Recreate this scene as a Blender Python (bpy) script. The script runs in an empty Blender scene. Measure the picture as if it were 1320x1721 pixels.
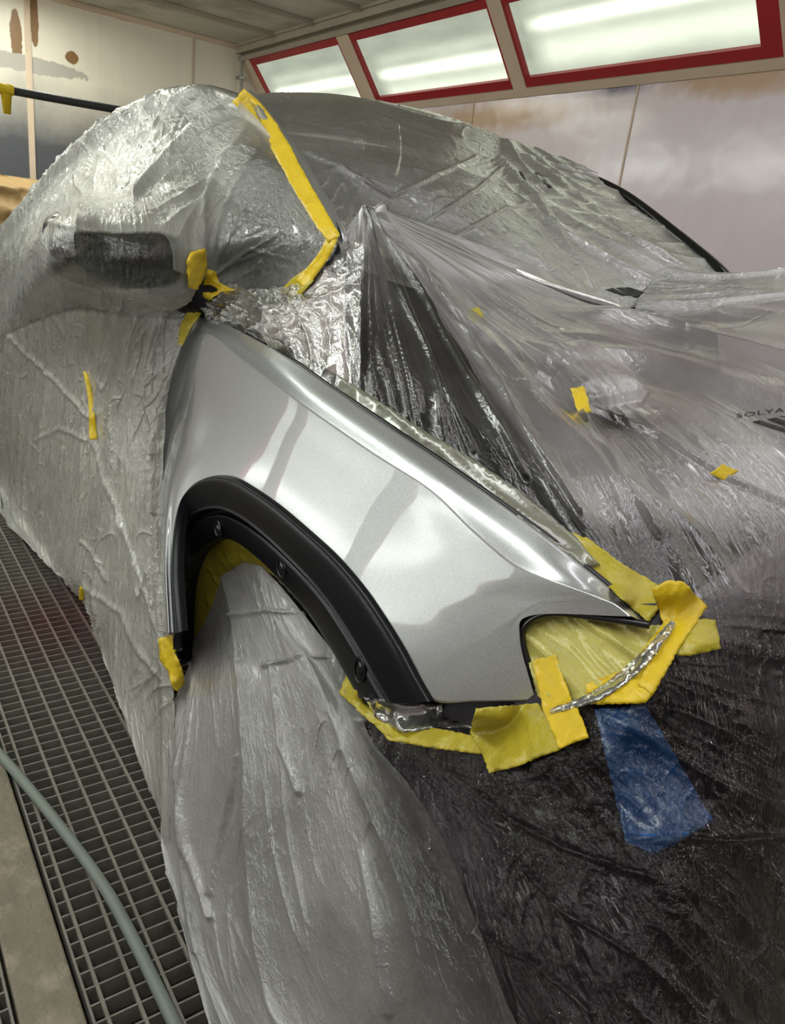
import bpy, bmesh, math, random
import numpy as np
from mathutils import Vector, Matrix
from mathutils.bvhtree import BVHTree
from mathutils.geometry import delaunay_2d_cdt

SC = bpy.context.scene
COL = SC.collection
random.seed(7)

# ------------------------------------------------------------------ camera
F, CX, CY = 1280.0, 660.0, 860.5
CAM = np.array([0.0, 0.0, 1.18])
AX = np.array([0.56913572, 0.33473394, -0.75102445])     # world X (car forward) in camera axes
AY = np.array([0.81409102, -0.10109399, 0.57187045])
AZ = np.array([0.11550039, -0.93687416, -0.3300401])
ROT = np.array([AX, AY, AZ])
right, up, back = ROT @ [1, 0, 0], -(ROT @ [0, 1, 0]), -(ROT @ [0, 0, 1])
cd = bpy.data.cameras.new('camera'); cam = bpy.data.objects.new('camera', cd); COL.objects.link(cam)
cam.matrix_world = Matrix([[right[0], up[0], back[0], CAM[0]], [right[1], up[1], back[1], CAM[1]],
                           [right[2], up[2], back[2], CAM[2]], [0, 0, 0, 1]])
cd.sensor_fit = 'VERTICAL'; cd.sensor_height = 24.0; cd.lens = F / 1721 * 24.0; cd.clip_start = 0.02
SC.camera = cam
# ------------------------------------------------------------------ exposure, world, lamps
vs = SC.view_settings
vs.view_transform = 'Standard'; vs.look = 'None'; vs.gamma = 1.0; vs.use_curve_mapping = False
vs.exposure = 1.2
SC.cycles.max_bounces = 7; SC.cycles.diffuse_bounces = 3; SC.cycles.glossy_bounces = 3; SC.cycles.transparent_max_bounces = 12; SC.cycles.adaptive_threshold = 0.02
LAMP = 0.47           # radiance of the lamp bank in view
LAMP_NEAR = 4.6       # radiance of the bank on the viewer's side
FILL_TOP = 2.2        # radiance of the added fill lamps over the front of the booth
w = bpy.data.worlds.new('world'); SC.world = w; w.use_nodes = True
w.node_tree.nodes['Background'].inputs[0].default_value = (0.5, 0.5, 0.52, 1)
w.node_tree.nodes['Background'].inputs[1].default_value = 0.05

# ------------------------------------------------------------------ pixel -> place helpers
def ray(px, py):
    return ROT @ np.array([px - CX, py - CY, F])
def atY(px, py, y):
    d = ray(px, py); return CAM + d * ((y - CAM[1]) / d[1])
def atX(px, py, x):
    d = ray(px, py); return CAM + d * ((x - CAM[0]) / d[0])
def atZ(px, py, z):
    d = ray(px, py); return CAM + d * ((z - CAM[2]) / d[2])
def atD(px, py, cz):
    return CAM + ray(px, py) * (cz / F)
def project(P):
    c = (P - CAM) @ ROT
    return CX + F * c[..., 0] / c[..., 2], CY + F * c[..., 1] / c[..., 2]

# ------------------------------------------------------------------ noise
def perlin(x, y, seed=0):
    rng = np.random.RandomState(seed); perm = rng.permutation(512); ang = rng.rand(512) * 2 * np.pi
    gx, gy = np.cos(ang), np.sin(ang)
    xi = np.floor(x).astype(int); yi = np.floor(y).astype(int); xf = x - xi; yf = y - yi
    u = xf ** 3 * (xf * (xf * 6 - 15) + 10); v = yf ** 3 * (yf * (yf * 6 - 15) + 10)
    def g(ix, iy, dx, dy):
        h = perm[(perm[ix & 511] + iy) & 511]; return gx[h] * dx + gy[h] * dy
    a = g(xi, yi, xf, yf); b = g(xi + 1, yi, xf - 1, yf); c = g(xi, yi + 1, xf, yf - 1); d = g(xi + 1, yi + 1, xf - 1, yf - 1)
    return ((a + u * (b - a)) * (1 - v) + (c + u * (d - c)) * v) * 1.4
def ridge(x, y, seed=0, p=2.0):
    return np.clip(1 - np.abs(perlin(x, y, seed)) * 2.2, 0, 1) ** p
def folds(A, B, fa, fb, seed, warp=0.5, p=2.0):
    """long folds running along B, spaced in A"""
    wv = perlin(A * fa * 0.35 + 7.1, B * fb * 1.3 + 3.3, seed + 50) * warp
    return ridge(A * fa + wv, B * fb + wv * 0.3, seed, p)
def crumple(S, T, f, seed, p=2.0):
    wx = perlin(S * f * 0.7, T * f * 0.7, seed + 1); wy = perlin(S * f * 0.7 + 9, T * f * 0.7, seed + 2)
    return 0.65 * ridge(S * f + wx * 0.8, T * f + wy * 0.8, seed, p) + 0.35 * ridge(S * f * 2.3 + wy, T * f * 2.3 + wx, seed + 3, p)

def crest(A, B, fa, fb, seed, amp=0.003, p=9, cover=0.5):
    """sparse, sharp creases running along B"""
    wv = perlin(A * fa * 0.3 + 3.1, B * fb * 0.9 + 8.3, seed + 70) * 1.2
    r = ridge(A * fa + wv, B * fb + 0.4 * wv, seed, p)
    mk = smooth01((perlin(A * fa * 0.35, B * fb * 1.1 + 5, seed + 71) - 0.35 + cover) / 0.35)
    return amp * r * mk
def smooth01(x): x = np.clip(x, 0, 1); return x * x * (3 - 2 * x)
def catmull(P, n):
    """P: (k, m, 3) -> (n, m, 3) along axis 0"""
    P = np.asarray(P, float); k = len(P)
    Q = np.concatenate([[2 * P[0] - P[1]], P, [2 * P[-1] - P[-2]]])
    t = np.linspace(0, k - 1 - 1e-9, n); i = t.astype(int); f = (t - i)[:, None, None]
    p0, p1, p2, p3 = Q[i], Q[i + 1], Q[i + 2], Q[i + 3]
    return 0.5 * (2 * p1 + (p2 - p0) * f + (2 * p0 - 5 * p1 + 4 * p2 - p3) * f ** 2 + (3 * p1 - p0 - 3 * p2 + p3) * f ** 3)
def surf(ctrl, nu, nv):
    P = catmull(ctrl, nu); return catmull(P.transpose(1, 0, 2), nv).transpose(1, 0, 2)
def curve(pts, n):
    return catmull(np.asarray(pts, float)[:, None, :], n)[:, 0, :]
def resample(pts, n):
    c = curve(pts, 400); d = np.r_[0, np.cumsum(np.linalg.norm(np.diff(c, axis=0), axis=1))]
    t = np.linspace(0, d[-1], n); return np.stack([np.interp(t, d, c[:, k]) for k in range(c.shape[1])], 1)
def normals(P):
    du = np.gradient(P, axis=0); dv = np.gradient(P, axis=1); n = np.cross(du, dv)
    n /= np.linalg.norm(n, axis=2, keepdims=True) + 1e-12
    if (n * (CAM - P)).sum() < 0: n = -n
    return n
def metric(P):
    du = np.linalg.norm(np.diff(P, axis=0), axis=2).mean(1); dv = np.linalg.norm(np.diff(P, axis=1), axis=2).mean(0)
    T = np.r_[0, np.cumsum(du)]; S = np.r_[0, np.cumsum(dv)]
    return np.meshgrid(S, T)

# ------------------------------------------------------------------ objects
def link(o, parent=None):
    COL.objects.link(o)
    if parent is not None: o.parent = parent
    return o
def tag(o, label=None, cat=None, group=None, kind=None):
    for k, v in (('label', label), ('category', cat), ('group', group), ('kind', kind)):
        if v: o[k] = v
    return o
def empty(name, loc=(0, 0, 0)):
    o = bpy.data.objects.new(name, None); o.location = loc; o.empty_display_size = 0.1; return link(o)
def shade(me, smooth=True):
    me.polygons.foreach_set('use_smooth', [smooth] * len(me.polygons)); me.update()
def mesh_obj(name, V, Fc, m, parent=None, smooth=True, uv=None, attr=None):
    me = bpy.data.meshes.new(name)
    me.from_pydata([tuple(v) for v in V], [], [tuple(int(i) for i in f) for f in Fc]); me.update()
    if m: me.materials.append(m)
    shade(me, smooth)
    return rel(link(bpy.data.objects.new(name, me), None), parent)
def rel(o, parent):
    if parent is not None:
        o.parent = parent; bpy.context.view_layer.update()
        o.matrix_parent_inverse = parent.matrix_world.inverted()
    return o
def grid_obj(name, P, m, parent=None, uv=None, haze=None, close_v=False):
    nu, nv = P.shape[:2]
    idx = np.arange(nu * nv).reshape(nu, nv)
    a, b, c, d = idx[:-1, :-1], idx[:-1, 1:], idx[1:, 1:], idx[1:, :-1]
    if close_v:
        a, b, c, d = idx[:-1], np.roll(idx, -1, 1)[:-1], np.roll(idx, -1, 1)[1:], idx[1:]
    q = np.stack([a, b, c, d], -1).reshape(-1, 4)
    i0 = P[nu // 2, nv // 2]; n = np.cross(P[nu // 2, min(nv // 2 + 1, nv - 1)] - i0, P[min(nu // 2 + 1, nu - 1), nv // 2] - i0)
    if np.dot(n, CAM - i0) < 0: q = q[:, ::-1]
    me = bpy.data.meshes.new(name)
    me.vertices.add(nu * nv); me.vertices.foreach_set('co', P.reshape(-1).astype(np.float32))
    me.loops.add(len(q) * 4); me.loops.foreach_set('vertex_index', q.reshape(-1).astype(np.int32))
    me.polygons.add(len(q)); me.polygons.foreach_set('loop_start', np.arange(0, len(q) * 4, 4, dtype=np.int32))
    try: me.polygons.foreach_set('loop_total', np.full(len(q), 4, dtype=np.int32))
    except Exception: pass
    me.update(calc_edges=True); me.validate()
    if uv is not None:
        l = me.uv_layers.new(name='UVMap'); u = np.stack([uv[0].reshape(-1), uv[1].reshape(-1)], 1)[q.reshape(-1)]
        l.data.foreach_set('uv', u.reshape(-1).astype(np.float32))
    if haze is not None:
        at = me.attributes.new('haze', 'FLOAT', 'POINT'); at.data.foreach_set('value', haze.reshape(-1).astype(np.float32))
    if m: me.materials.append(m)
    shade(me)
    return rel(link(bpy.data.objects.new(name, me)), parent)
def bm_obj(name, bm, m, parent=None, smooth=False):
    me = bpy.data.meshes.new(name); bm.to_mesh(me); bm.free()
    if m: me.materials.append(m)
    shade(me, smooth)
    return rel(link(bpy.data.objects.new(name, me)), parent)
def add_box(bm, lo, hi, bevel=0.0):
    r = bmesh.ops.create_cube(bm, size=1.0)
    for v in r['verts']:
        v.co = Vector([(lo[k] + hi[k]) / 2 + v.co[k] * (hi[k] - lo[k]) for k in range(3)])
    if bevel:
        es = list({e for v in r['verts'] for e in v.link_edges})
        bmesh.ops.bevel(bm, geom=es, offset=bevel, segments=2, affect='EDGES', profile=0.5)
def box(name, lo, hi, m, parent=None, bevel=0.0):
    bm = bmesh.new(); add_box(bm, lo, hi, bevel); return bm_obj(name, bm, m, parent)
def prism(name, prof, x0, x1, m, parent=None):
    """prof: (y, z) polygon extruded along X"""
    n = len(prof); V = [(x0, y, z) for y, z in prof] + [(x1, y, z) for y, z in prof]
    Fc = [(i, (i + 1) % n, n + (i + 1) % n, n + i) for i in range(n)] + [tuple(range(n))[::-1], tuple(range(n, 2 * n))]
    o = mesh_obj(name, V, Fc, m, parent, smooth=False)
    bm = bmesh.new(); bm.from_mesh(o.data); bmesh.ops.recalc_face_normals(bm, faces=bm.faces); bm.to_mesh(o.data); bm.free()
    return o
def tube(name, pts, r, m, parent=None, n=14, cap=True):
    pts = np.asarray(pts, float); k = len(pts); rr = np.broadcast_to(r, (k,))
    t = np.gradient(pts, axis=0); t /= np.linalg.norm(t, axis=1)[:, None]
    ref = np.array([0, 0, 1.0]) if abs(t[0][2]) < 0.9 else np.array([1.0, 0, 0])
    V = []
    for i in range(k):
        a = np.cross(t[i], ref); a /= np.linalg.norm(a); b = np.cross(t[i], a)
        for j in range(n):
            th = 2 * math.pi * j / n; V.append(pts[i] + rr[i] * (a * math.cos(th) + b * math.sin(th)))
    Fc = [(i * n + j, i * n + (j + 1) % n, (i + 1) * n + (j + 1) % n, (i + 1) * n + j) for i in range(k - 1) for j in range(n)]
    if cap: Fc += [tuple(range(n))[::-1], tuple(range((k - 1) * n, k * n))]
    return mesh_obj(name, V, Fc, m, parent)

# ------------------------------------------------------------------ materials
def new_mat(name):
    m = bpy.data.materials.new(name); m.use_nodes = True; nt = m.node_tree; nt.nodes.clear()
    out = nt.nodes.new('ShaderNodeOutputMaterial'); return m, nt, out
def N(nt, typ, **kw):
    n = nt.nodes.new(typ)
    for k, v in kw.items():
        if k in n.inputs: n.inputs[k].default_value = v
        else: setattr(n, k, v)
    return n
def L(nt, a, b): nt.links.new(a, b)
def rgba(c): return (c[0], c[1], c[2], 1.0)
def noise(nt, vec, scale, detail=4, rough=0.55):
    n = N(nt, 'ShaderNodeTexNoise'); n.inputs['Scale'].default_value = scale; n.inputs['Detail'].default_value = detail
    n.inputs['Roughness'].default_value = rough
    if vec is not None: L(nt, vec, n.inputs['Vector'])
    return n
def ramp(nt, fac, stops):
    r = N(nt, 'ShaderNodeValToRGB'); e = r.color_ramp.elements
    while len(e) < len(stops): e.new(0.5)
    for k, (p, c) in enumerate(stops): e[k].position = p; e[k].color = rgba(c) if len(c) == 3 else c
    L(nt, fac, r.inputs[0]); return r
def mixc(nt, fac, a, b):
    x = N(nt, 'ShaderNodeMix', data_type='RGBA')
    for s, v in ((0, fac), (6, a), (7, b)):
        if hasattr(v, 'is_output'): L(nt, v, x.inputs[s])
        else: x.inputs[s].default_value = v if s == 0 else rgba(v)
    return x.outputs[2]
def math_(nt, op, a, b=None, c=None, clamp=False):
    x = N(nt, 'ShaderNodeMath', operation=op); x.use_clamp = clamp
    for s, v in enumerate((a, b, c)):
        if v is None: continue
        if hasattr(v, 'is_output'): L(nt, v, x.inputs[s])
        else: x.inputs[s].default_value = v
    return x.outputs[0]
def paint(name, col, rough=0.5, metal=0.0, var=0.12, vscale=3.0, bump=0.0, bscale=60.0, coat=0.0, spec=0.5, dirt=None, dirtscale=1.5):
    m, nt, out = new_mat(name); b = N(nt, 'ShaderNodeBsdfPrincipled')
    tc = N(nt, 'ShaderNodeTexCoord').outputs['Object']
    n1 = noise(nt, tc, vscale, 5)
    c = mixc(nt, n1.outputs['Fac'], [x * (1 - var) for x in col], [min(1, x * (1 + var)) for x in col])
    if dirt:
        n2 = noise(nt, tc, dirtscale, 6, 0.65)
        r = ramp(nt, n2.outputs['Fac'], [(0.52, (0, 0, 0)), (0.7, (1, 1, 1))])
        c = mixc(nt, r.outputs[0], c, dirt)
    if hasattr(c, 'is_output'): L(nt, c, b.inputs['Base Color'])
    b.inputs['Roughness'].default_value = rough; b.inputs['Metallic'].default_value = metal
    b.inputs['Coat Weight'].default_value = coat; b.inputs['Coat Roughness'].default_value = 0.02
    b.inputs['Specular IOR Level'].default_value = spec
    if bump:
        n3 = noise(nt, tc, bscale, 3); bp = N(nt, 'ShaderNodeBump'); bp.inputs['Strength'].default_value = bump
        bp.inputs['Distance'].default_value = 0.01
        L(nt, n3.outputs['Fac'], bp.inputs['Height']); L(nt, bp.outputs[0], b.inputs['Normal'])
    L(nt, b.outputs[0], out.inputs[0]); return m
def silver_paint():
    m, nt, out = new_mat('silver_metallic_paint'); b = N(nt, 'ShaderNodeBsdfPrincipled')
    tc = N(nt, 'ShaderNodeTexCoord').outputs['Object']
    n = noise(nt, tc, 900, 2, 0.7)
    r = ramp(nt, n.outputs['Fac'], [(0.3, (0.35, 0.36, 0.36)), (0.7, (0.58, 0.60, 0.59))])
    L(nt, r.outputs[0], b.inputs['Base Color'])
    b.inputs['Metallic'].default_value = 0.75; b.inputs['Roughness'].default_value = 0.36
    b.inputs['Coat Weight'].default_value = 1.0; b.inputs['Coat Roughness'].default_value = 0.03; b.inputs['Coat IOR'].default_value = 1.6
    bp = N(nt, 'ShaderNodeBump'); bp.inputs['Strength'].default_value = 0.08; bp.inputs['Distance'].default_value = 0.001
    L(nt, n.outputs['Fac'], bp.inputs['Height']); L(nt, bp.outputs[0], b.inputs['Normal'])
    L(nt, b.outputs[0], out.inputs[0]); return m
def film_mat(name, tint=(0.62, 0.61, 0.58), rough=0.16, bump=0.25, fx=70.0, fy=14.0, clear=(0.93, 0.93, 0.92), fixed=None, refl=1.3, sheen=0.25):
    """thin polythene: clear film with milky haze (attribute 'haze') under a glossy surface"""
    m, nt, out = new_mat(name)
    uv = N(nt, 'ShaderNodeUVMap').outputs[0]
    mp = N(nt, 'ShaderNodeMapping'); L(nt, uv, mp.inputs[0]); mp.inputs['Scale'].default_value = (fx, fy, 1)
    n1 = noise(nt, mp.outputs[0], 1.0, 5, 0.6)
    rdg = math_(nt, 'POWER', math_(nt, 'SUBTRACT', 1.0, math_(nt, 'MULTIPLY', math_(nt, 'ABSOLUTE', math_(nt, 'SUBTRACT', n1.outputs['Fac'], 0.5)), 9.0), clamp=True), 2.0)
    mp2 = N(nt, 'ShaderNodeMapping'); L(nt, uv, mp2.inputs[0]); mp2.inputs['Scale'].default_value = (22, 18, 1)
    n2 = noise(nt, mp2.outputs[0], 1.0, 5, 0.62)
    rd2 = math_(nt, 'POWER', math_(nt, 'SUBTRACT', 1.0, math_(nt, 'MULTIPLY', math_(nt, 'ABSOLUTE', math_(nt, 'SUBTRACT', n2.outputs['Fac'], 0.5)), 11.0), clamp=True), 2.0)
    hgt = math_(nt, 'ADD', math_(nt, 'MULTIPLY', rdg, 0.6), math_(nt, 'MULTIPLY', rd2, 0.5))
    bp = N(nt, 'ShaderNodeBump'); bp.inputs['Strength'].default_value = bump; bp.inputs['Distance'].default_value = 0.004
    L(nt, hgt, bp.inputs['Height'])
    tr = N(nt, 'ShaderNodeBsdfTransparent', Color=rgba(clear))
    df = N(nt, 'ShaderNodeBsdfDiffuse', Color=rgba(tint)); L(nt, bp.outputs[0], df.inputs['Normal'])
    tl = N(nt, 'ShaderNodeBsdfTranslucent', Color=rgba(tint)); L(nt, bp.outputs[0], tl.inputs['Normal'])
    milk0 = N(nt, 'ShaderNodeMixShader'); milk0.inputs[0].default_value = 0.3; L(nt, df.outputs[0], milk0.inputs[1]); L(nt, tl.outputs[0], milk0.inputs[2])
    sh_ = N(nt, 'ShaderNodeBsdfGlossy', Roughness=0.42); sh_.inputs['Color'].default_value = (0.9, 0.9, 0.88, 1); L(nt, bp.outputs[0], sh_.inputs['Normal'])
    milk = N(nt, 'ShaderNodeMixShader'); milk.inputs[0].default_value = sheen; L(nt, milk0.outputs[0], milk.inputs[1]); L(nt, sh_.outputs[0], milk.inputs[2])
    at = N(nt, 'ShaderNodeAttribute', attribute_name='haze')
    hz0 = at.outputs['Fac']
    if fixed is not None: v_ = N(nt, 'ShaderNodeValue'); v_.outputs[0].default_value = fixed; hz0 = v_.outputs[0]
    lw = N(nt, 'ShaderNodeLayerWeight', Blend=0.35); L(nt, bp.outputs[0], lw.inputs['Normal'])
    n4 = noise(nt, mp2.outputs[0], 0.35, 5, 0.6)
    h = math_(nt, 'MULTIPLY', hz0, math_(nt, 'ADD', math_(nt, 'MULTIPLY', n4.outputs['Fac'], 0.9), 0.55))
    h = math_(nt, 'MULTIPLY', h, math_(nt, 'ADD', math_(nt, 'MULTIPLY', lw.outputs['Facing'], 0.8), 0.75), clamp=True)
    m1 = N(nt, 'ShaderNodeMixShader'); L(nt, h, m1.inputs[0]); L(nt, tr.outputs[0], m1.inputs[1]); L(nt, milk.outputs[0], m1.inputs[2])
    gl = N(nt, 'ShaderNodeBsdfGlossy', Roughness=rough); gl.inputs['Color'].default_value = (1, 1, 0.98, 1); L(nt, bp.outputs[0], gl.inputs['Normal'])
    fr = N(nt, 'ShaderNodeFresnel', IOR=1.55); L(nt, bp.outputs[0], fr.inputs['Normal'])
    g = math_(nt, 'ADD', math_(nt, 'MULTIPLY', fr.outputs[0], refl), 0.0, clamp=True)
    m2 = N(nt, 'ShaderNodeMixShader'); L(nt, g, m2.inputs[0]); L(nt, m1.outputs[0], m2.inputs[1]); L(nt, gl.outputs[0], m2.inputs[2])
    L(nt, m2.outputs[0], out.inputs[0]); return m
def tape_mat(name, col, gloss=0.35):
    m, nt, out = new_mat(name); b = N(nt, 'ShaderNodeBsdfPrincipled')
    tc = N(nt, 'ShaderNodeTexCoord').outputs['Object']
    n1 = noise(nt, tc, 22, 5, 0.6); c = mixc(nt, n1.outputs['Fac'], [x * 0.78 for x in col], [min(1, x * 1.15) for x in col])
    L(nt, c, b.inputs['Base Color']); b.inputs['Roughness'].default_value = gloss
    n2 = noise(nt, tc, 160, 4, 0.6); n3 = noise(nt, tc, 26, 3)
    bp = N(nt, 'ShaderNodeBump'); bp.inputs['Strength'].default_value = 0.6; bp.inputs['Distance'].default_value = 0.005
    L(nt, math_(nt, 'ADD', math_(nt, 'MULTIPLY', n2.outputs['Fac'], 0.35), n3.outputs['Fac']), bp.inputs['Height']); L(nt, bp.outputs[0], b.inputs['Normal'])
    L(nt, b.outputs[0], out.inputs[0]); return m
def diffuser_mat(name, power, col):
    """lit fluorescent diffuser: two tubes glow through ribbed plastic"""
    m, nt, out = new_mat(name); e = N(nt, 'ShaderNodeEmission')
    uv = N(nt, 'ShaderNodeUVMap').outputs[0]; sx = N(nt, 'ShaderNodeSeparateXYZ'); L(nt, uv, sx.inputs[0])
    v = sx.outputs[1]; u = sx.outputs[0]
    def bump_at(c, wd):
        d = math_(nt, 'DIVIDE', math_(nt, 'SUBTRACT', v, c), wd); return math_(nt, 'POWER', 2.718, math_(nt, 'MULTIPLY', math_(nt, 'MULTIPLY', d, d), -1.0))
    ends = math_(nt, 'MULTIPLY', math_(nt, 'SUBTRACT', u, 0.04), 9.0, clamp=True)
    s = math_(nt, 'ADD', bump_at(0.40, 0.085), math_(nt, 'MULTIPLY', bump_at(0.05, 0.22), 0.5))
    s = math_(nt, 'ADD', s, math_(nt, 'MULTIPLY', bump_at(0.62, 0.10), 0.2))
    s = math_(nt, 'MULTIPLY', s, ends)
    gr = N(nt, 'ShaderNodeTexWave'); gr.inputs['Scale'].default_value = 14; gr.bands_direction = 'Y'; L(nt, uv, gr.inputs[0]); gr.inputs['Distortion'].default_value = 0.6
    nn = noise(nt, uv, 3.0, 5)
    st = math_(nt, 'ADD', math_(nt, 'MULTIPLY', s, 1.25), math_(nt, 'ADD', math_(nt, 'MULTIPLY', nn.outputs['Fac'], 0.35), 0.28))
    st = math_(nt, 'MULTIPLY', st, math_(nt, 'ADD', math_(nt, 'MULTIPLY', gr.outputs['Fac'], 0.10), 0.9))
    L(nt, math_(nt, 'MULTIPLY', st, power), e.inputs['Strength'])
    e.inputs['Color'].default_value = rgba(col)
    L(nt, e.outputs[0], out.inputs[0]); return m
def stained_wall(name, base, stains, rough=0.35, lower=None, streak=0.04):
    """stains: list of (colour, (x,y,z) centre, (sx,sy,sz) radii) - patches with torn, noisy edges fixed to the wall"""
    m, nt, out = new_mat(name); b = N(nt, 'ShaderNodeBsdfPrincipled')
    tc = N(nt, 'ShaderNodeTexCoord').outputs['Object']
    n1 = noise(nt, tc, 1.2, 6, 0.6)
    c = mixc(nt, n1.outputs['Fac'], [x * 0.88 for x in base], [min(1, x * 1.1) for x in base])
    mp = N(nt, 'ShaderNodeMapping'); L(nt, tc, mp.inputs[0]); mp.inputs['Scale'].default_value = (14, 14, 1.2)
    n2 = noise(nt, mp.outputs[0], 1.0, 4); r = ramp(nt, n2.outputs['Fac'], [(0.45, (0, 0, 0)), (0.8, (1, 1, 1))])
    c = mixc(nt, math_(nt, 'MULTIPLY', r.outputs[0], streak * 4), c, [x * 0.7 for x in base])
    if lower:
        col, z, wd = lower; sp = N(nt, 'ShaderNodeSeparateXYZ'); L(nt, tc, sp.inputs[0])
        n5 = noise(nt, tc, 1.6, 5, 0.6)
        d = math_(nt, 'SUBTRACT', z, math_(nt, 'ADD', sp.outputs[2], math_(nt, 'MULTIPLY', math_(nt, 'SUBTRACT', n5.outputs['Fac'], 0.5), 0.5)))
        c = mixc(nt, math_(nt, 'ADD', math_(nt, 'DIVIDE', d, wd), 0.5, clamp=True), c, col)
    n3 = noise(nt, tc, 9, 5, 0.65)
    for col, ce, ra, soft in stains:
        vm = N(nt, 'ShaderNodeVectorMath', operation='SUBTRACT'); L(nt, tc, vm.inputs[0]); vm.inputs[1].default_value = ce
        vd = N(nt, 'ShaderNodeVectorMath', operation='DIVIDE'); L(nt, vm.outputs[0], vd.inputs[0]); vd.inputs[1].default_value = ra
        ln = N(nt, 'ShaderNodeVectorMath', operation='LENGTH'); L(nt, vd.outputs[0], ln.inputs[0])
        f = math_(nt, 'ADD', ln.outputs['Value'], math_(nt, 'MULTIPLY', math_(nt, 'SUBTRACT', n3.outputs['Fac'], 0.5), 1.1))
        f = math_(nt, 'DIVIDE', math_(nt, 'SUBTRACT', 1.0, f), soft, clamp=True)
        c = mixc(nt, f, c, col)
    L(nt, c, b.inputs['Base Color']); b.inputs['Roughness'].default_value = rough
    n4 = noise(nt, tc, 2.5, 3); bp = N(nt, 'ShaderNodeBump'); bp.inputs['Strength'].default_value = 0.12; bp.inputs['Distance'].default_value = 0.05
    L(nt, n4.outputs['Fac'], bp.inputs['Height']); L(nt, bp.outputs[0], b.inputs['Normal'])
    L(nt, b.outputs[0], out.inputs[0]); return m

M = {}
M['silver'] = silver_paint()
M['black_plastic'] = paint('black_plastic', (0.006, 0.006, 0.008), 0.3, bump=0.04, bscale=300, spec=0.3)
M['black_gloss'] = paint('black_gloss', (0.008, 0.008, 0.009), 0.15)
M['rubber'] = paint('rubber', (0.015, 0.015, 0.016), 0.7)
M['bay'] = paint('dark_primer', (0.008, 0.009, 0.010), 0.4, spec=0.3)
M['body_grey'] = paint('body_grey', (0.32, 0.32, 0.30), 0.45)
M['bonnet'] = paint('bonnet_primer', (0.05, 0.05, 0.052), 0.45)
M['bumper'] = paint('dark_bumper', (0.010, 0.005, 0.0105), 0.4, spec=0.3)
M['glass'] = paint('dark_glass', (0.035, 0.037, 0.04), 0.08, spec=0.7)
M['red'] = paint('red_paint', (0.36, 0.022, 0.026), 0.4, var=0.2, bump=0.1, bscale=30)
M['beige'] = paint('beige_trim_paint', (0.64, 0.51, 0.38), 0.5, var=0.15, vscale=5)
M['beige_dark'] = paint('grey_beige_trim', (0.36, 0.32, 0.25), 0.5, var=0.2, vscale=5)
M['ceil'] = paint('ceiling_paint', (0.5, 0.5, 0.42), 0.6, var=0.25, vscale=2.0, dirt=(0.13, 0.13, 0.105), dirtscale=1.1)
M['concrete'] = paint('concrete', (0.19, 0.165, 0.115), 0.75, var=0.3, vscale=18, bump=0.6, bscale=50, dirt=(0.30, 0.265, 0.195), dirtscale=14)
M['dirt'] = paint('pit_dirt', (0.028, 0.023, 0.02), 0.9, var=0.6, vscale=20, bump=1.0, bscale=35)
M['hose_grey'] = paint('hose_rubber', (0.16, 0.185, 0.155), 0.5, var=0.18, vscale=20)
M['hose_black'] = paint('black_hose', (0.03, 0.03, 0.033), 0.5)
M['kraft'] = paint('kraft_paper', (0.36, 0.23, 0.09), 0.6, var=0.2, vscale=6, bump=0.6, bscale=14)
M['pipe'] = paint('conduit', (0.30, 0.29, 0.25), 0.45)
M['chrome'] = paint('worn_metal', (0.4, 0.4, 0.4), 0.3, metal=1.0)
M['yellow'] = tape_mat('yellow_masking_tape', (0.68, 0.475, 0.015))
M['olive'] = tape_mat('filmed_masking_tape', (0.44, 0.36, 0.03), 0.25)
M['olive_dark'] = tape_mat('shaded_masking_tape', (0.21, 0.17, 0.018), 0.2)  # darker olive: shade of the wheel arch put into the tape colour
M['mask'] = tape_mat('crinkled_masking', (0.50, 0.45, 0.12), 0.10)
M['blue'] = paint('blue_plastic', (0.014, 0.065, 0.19), 0.2, var=0.25, vscale=14, bump=0.3, bscale=40)
M['ink'] = paint('black_ink', (0.01, 0.01, 0.01), 0.4)
M['lamp'] = diffuser_mat('lit_diffuser', LAMP, (0.93, 1.0, 0.80))
M['lamp_near'] = diffuser_mat('lit_diffuser_near', LAMP_NEAR, (0.93, 1.0, 0.93))
M['lamp_low'] = diffuser_mat('lit_diffuser_low', 1.7, (0.95, 1.0, 0.94))
M['fill_rear'] = diffuser_mat('fill_diffuser_rear', 8.0, (0.97, 1.0, 0.90))
M['fill_top'] = diffuser_mat('fill_diffuser_top', FILL_TOP, (0.98, 0.96, 1.0))
M['film_side'] = film_mat('film_side', (0.47, 0.465, 0.42), 0.10, 0.45, 45, 14, refl=1.1, sheen=0.05)
M['film_door'] = film_mat('film_door', (0.66, 0.645, 0.575), 0.10, 0.45, 45, 14, refl=1.6, sheen=0.08)
M['film_screen'] = film_mat('film_screen', (0.42, 0.43, 0.39), 0.11, 0.3, 18, 40, refl=1.5, sheen=0.4)
M['film_hood'] = film_mat('film_hood', (0.31, 0.275, 0.29), 0.11, 0.16, 60, 6, refl=1.4, sheen=0.3)
M['film_bumper'] = film_mat('film_bumper', (0.17, 0.115, 0.165), 0.07, 0.8, 45, 9, refl=0.8, sheen=0.12)
M['film_wheel'] = film_mat('film_wheel', (0.45, 0.435, 0.42), 0.15, 0.35, 30, 10, refl=1.1, sheen=0.18)
M['film_scrap'] = film_mat('film_scrap', (0.50, 0.49, 0.43), 0.09, 0.4, 20, 20, fixed=0.25, refl=3.0, sheen=0.5)
M['film_strip'] = film_mat('film_strip', (0.24, 0.24, 0.155), 0.14, 0.4, 20, 20, fixed=0.7, refl=0.9, sheen=0.2)
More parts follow.
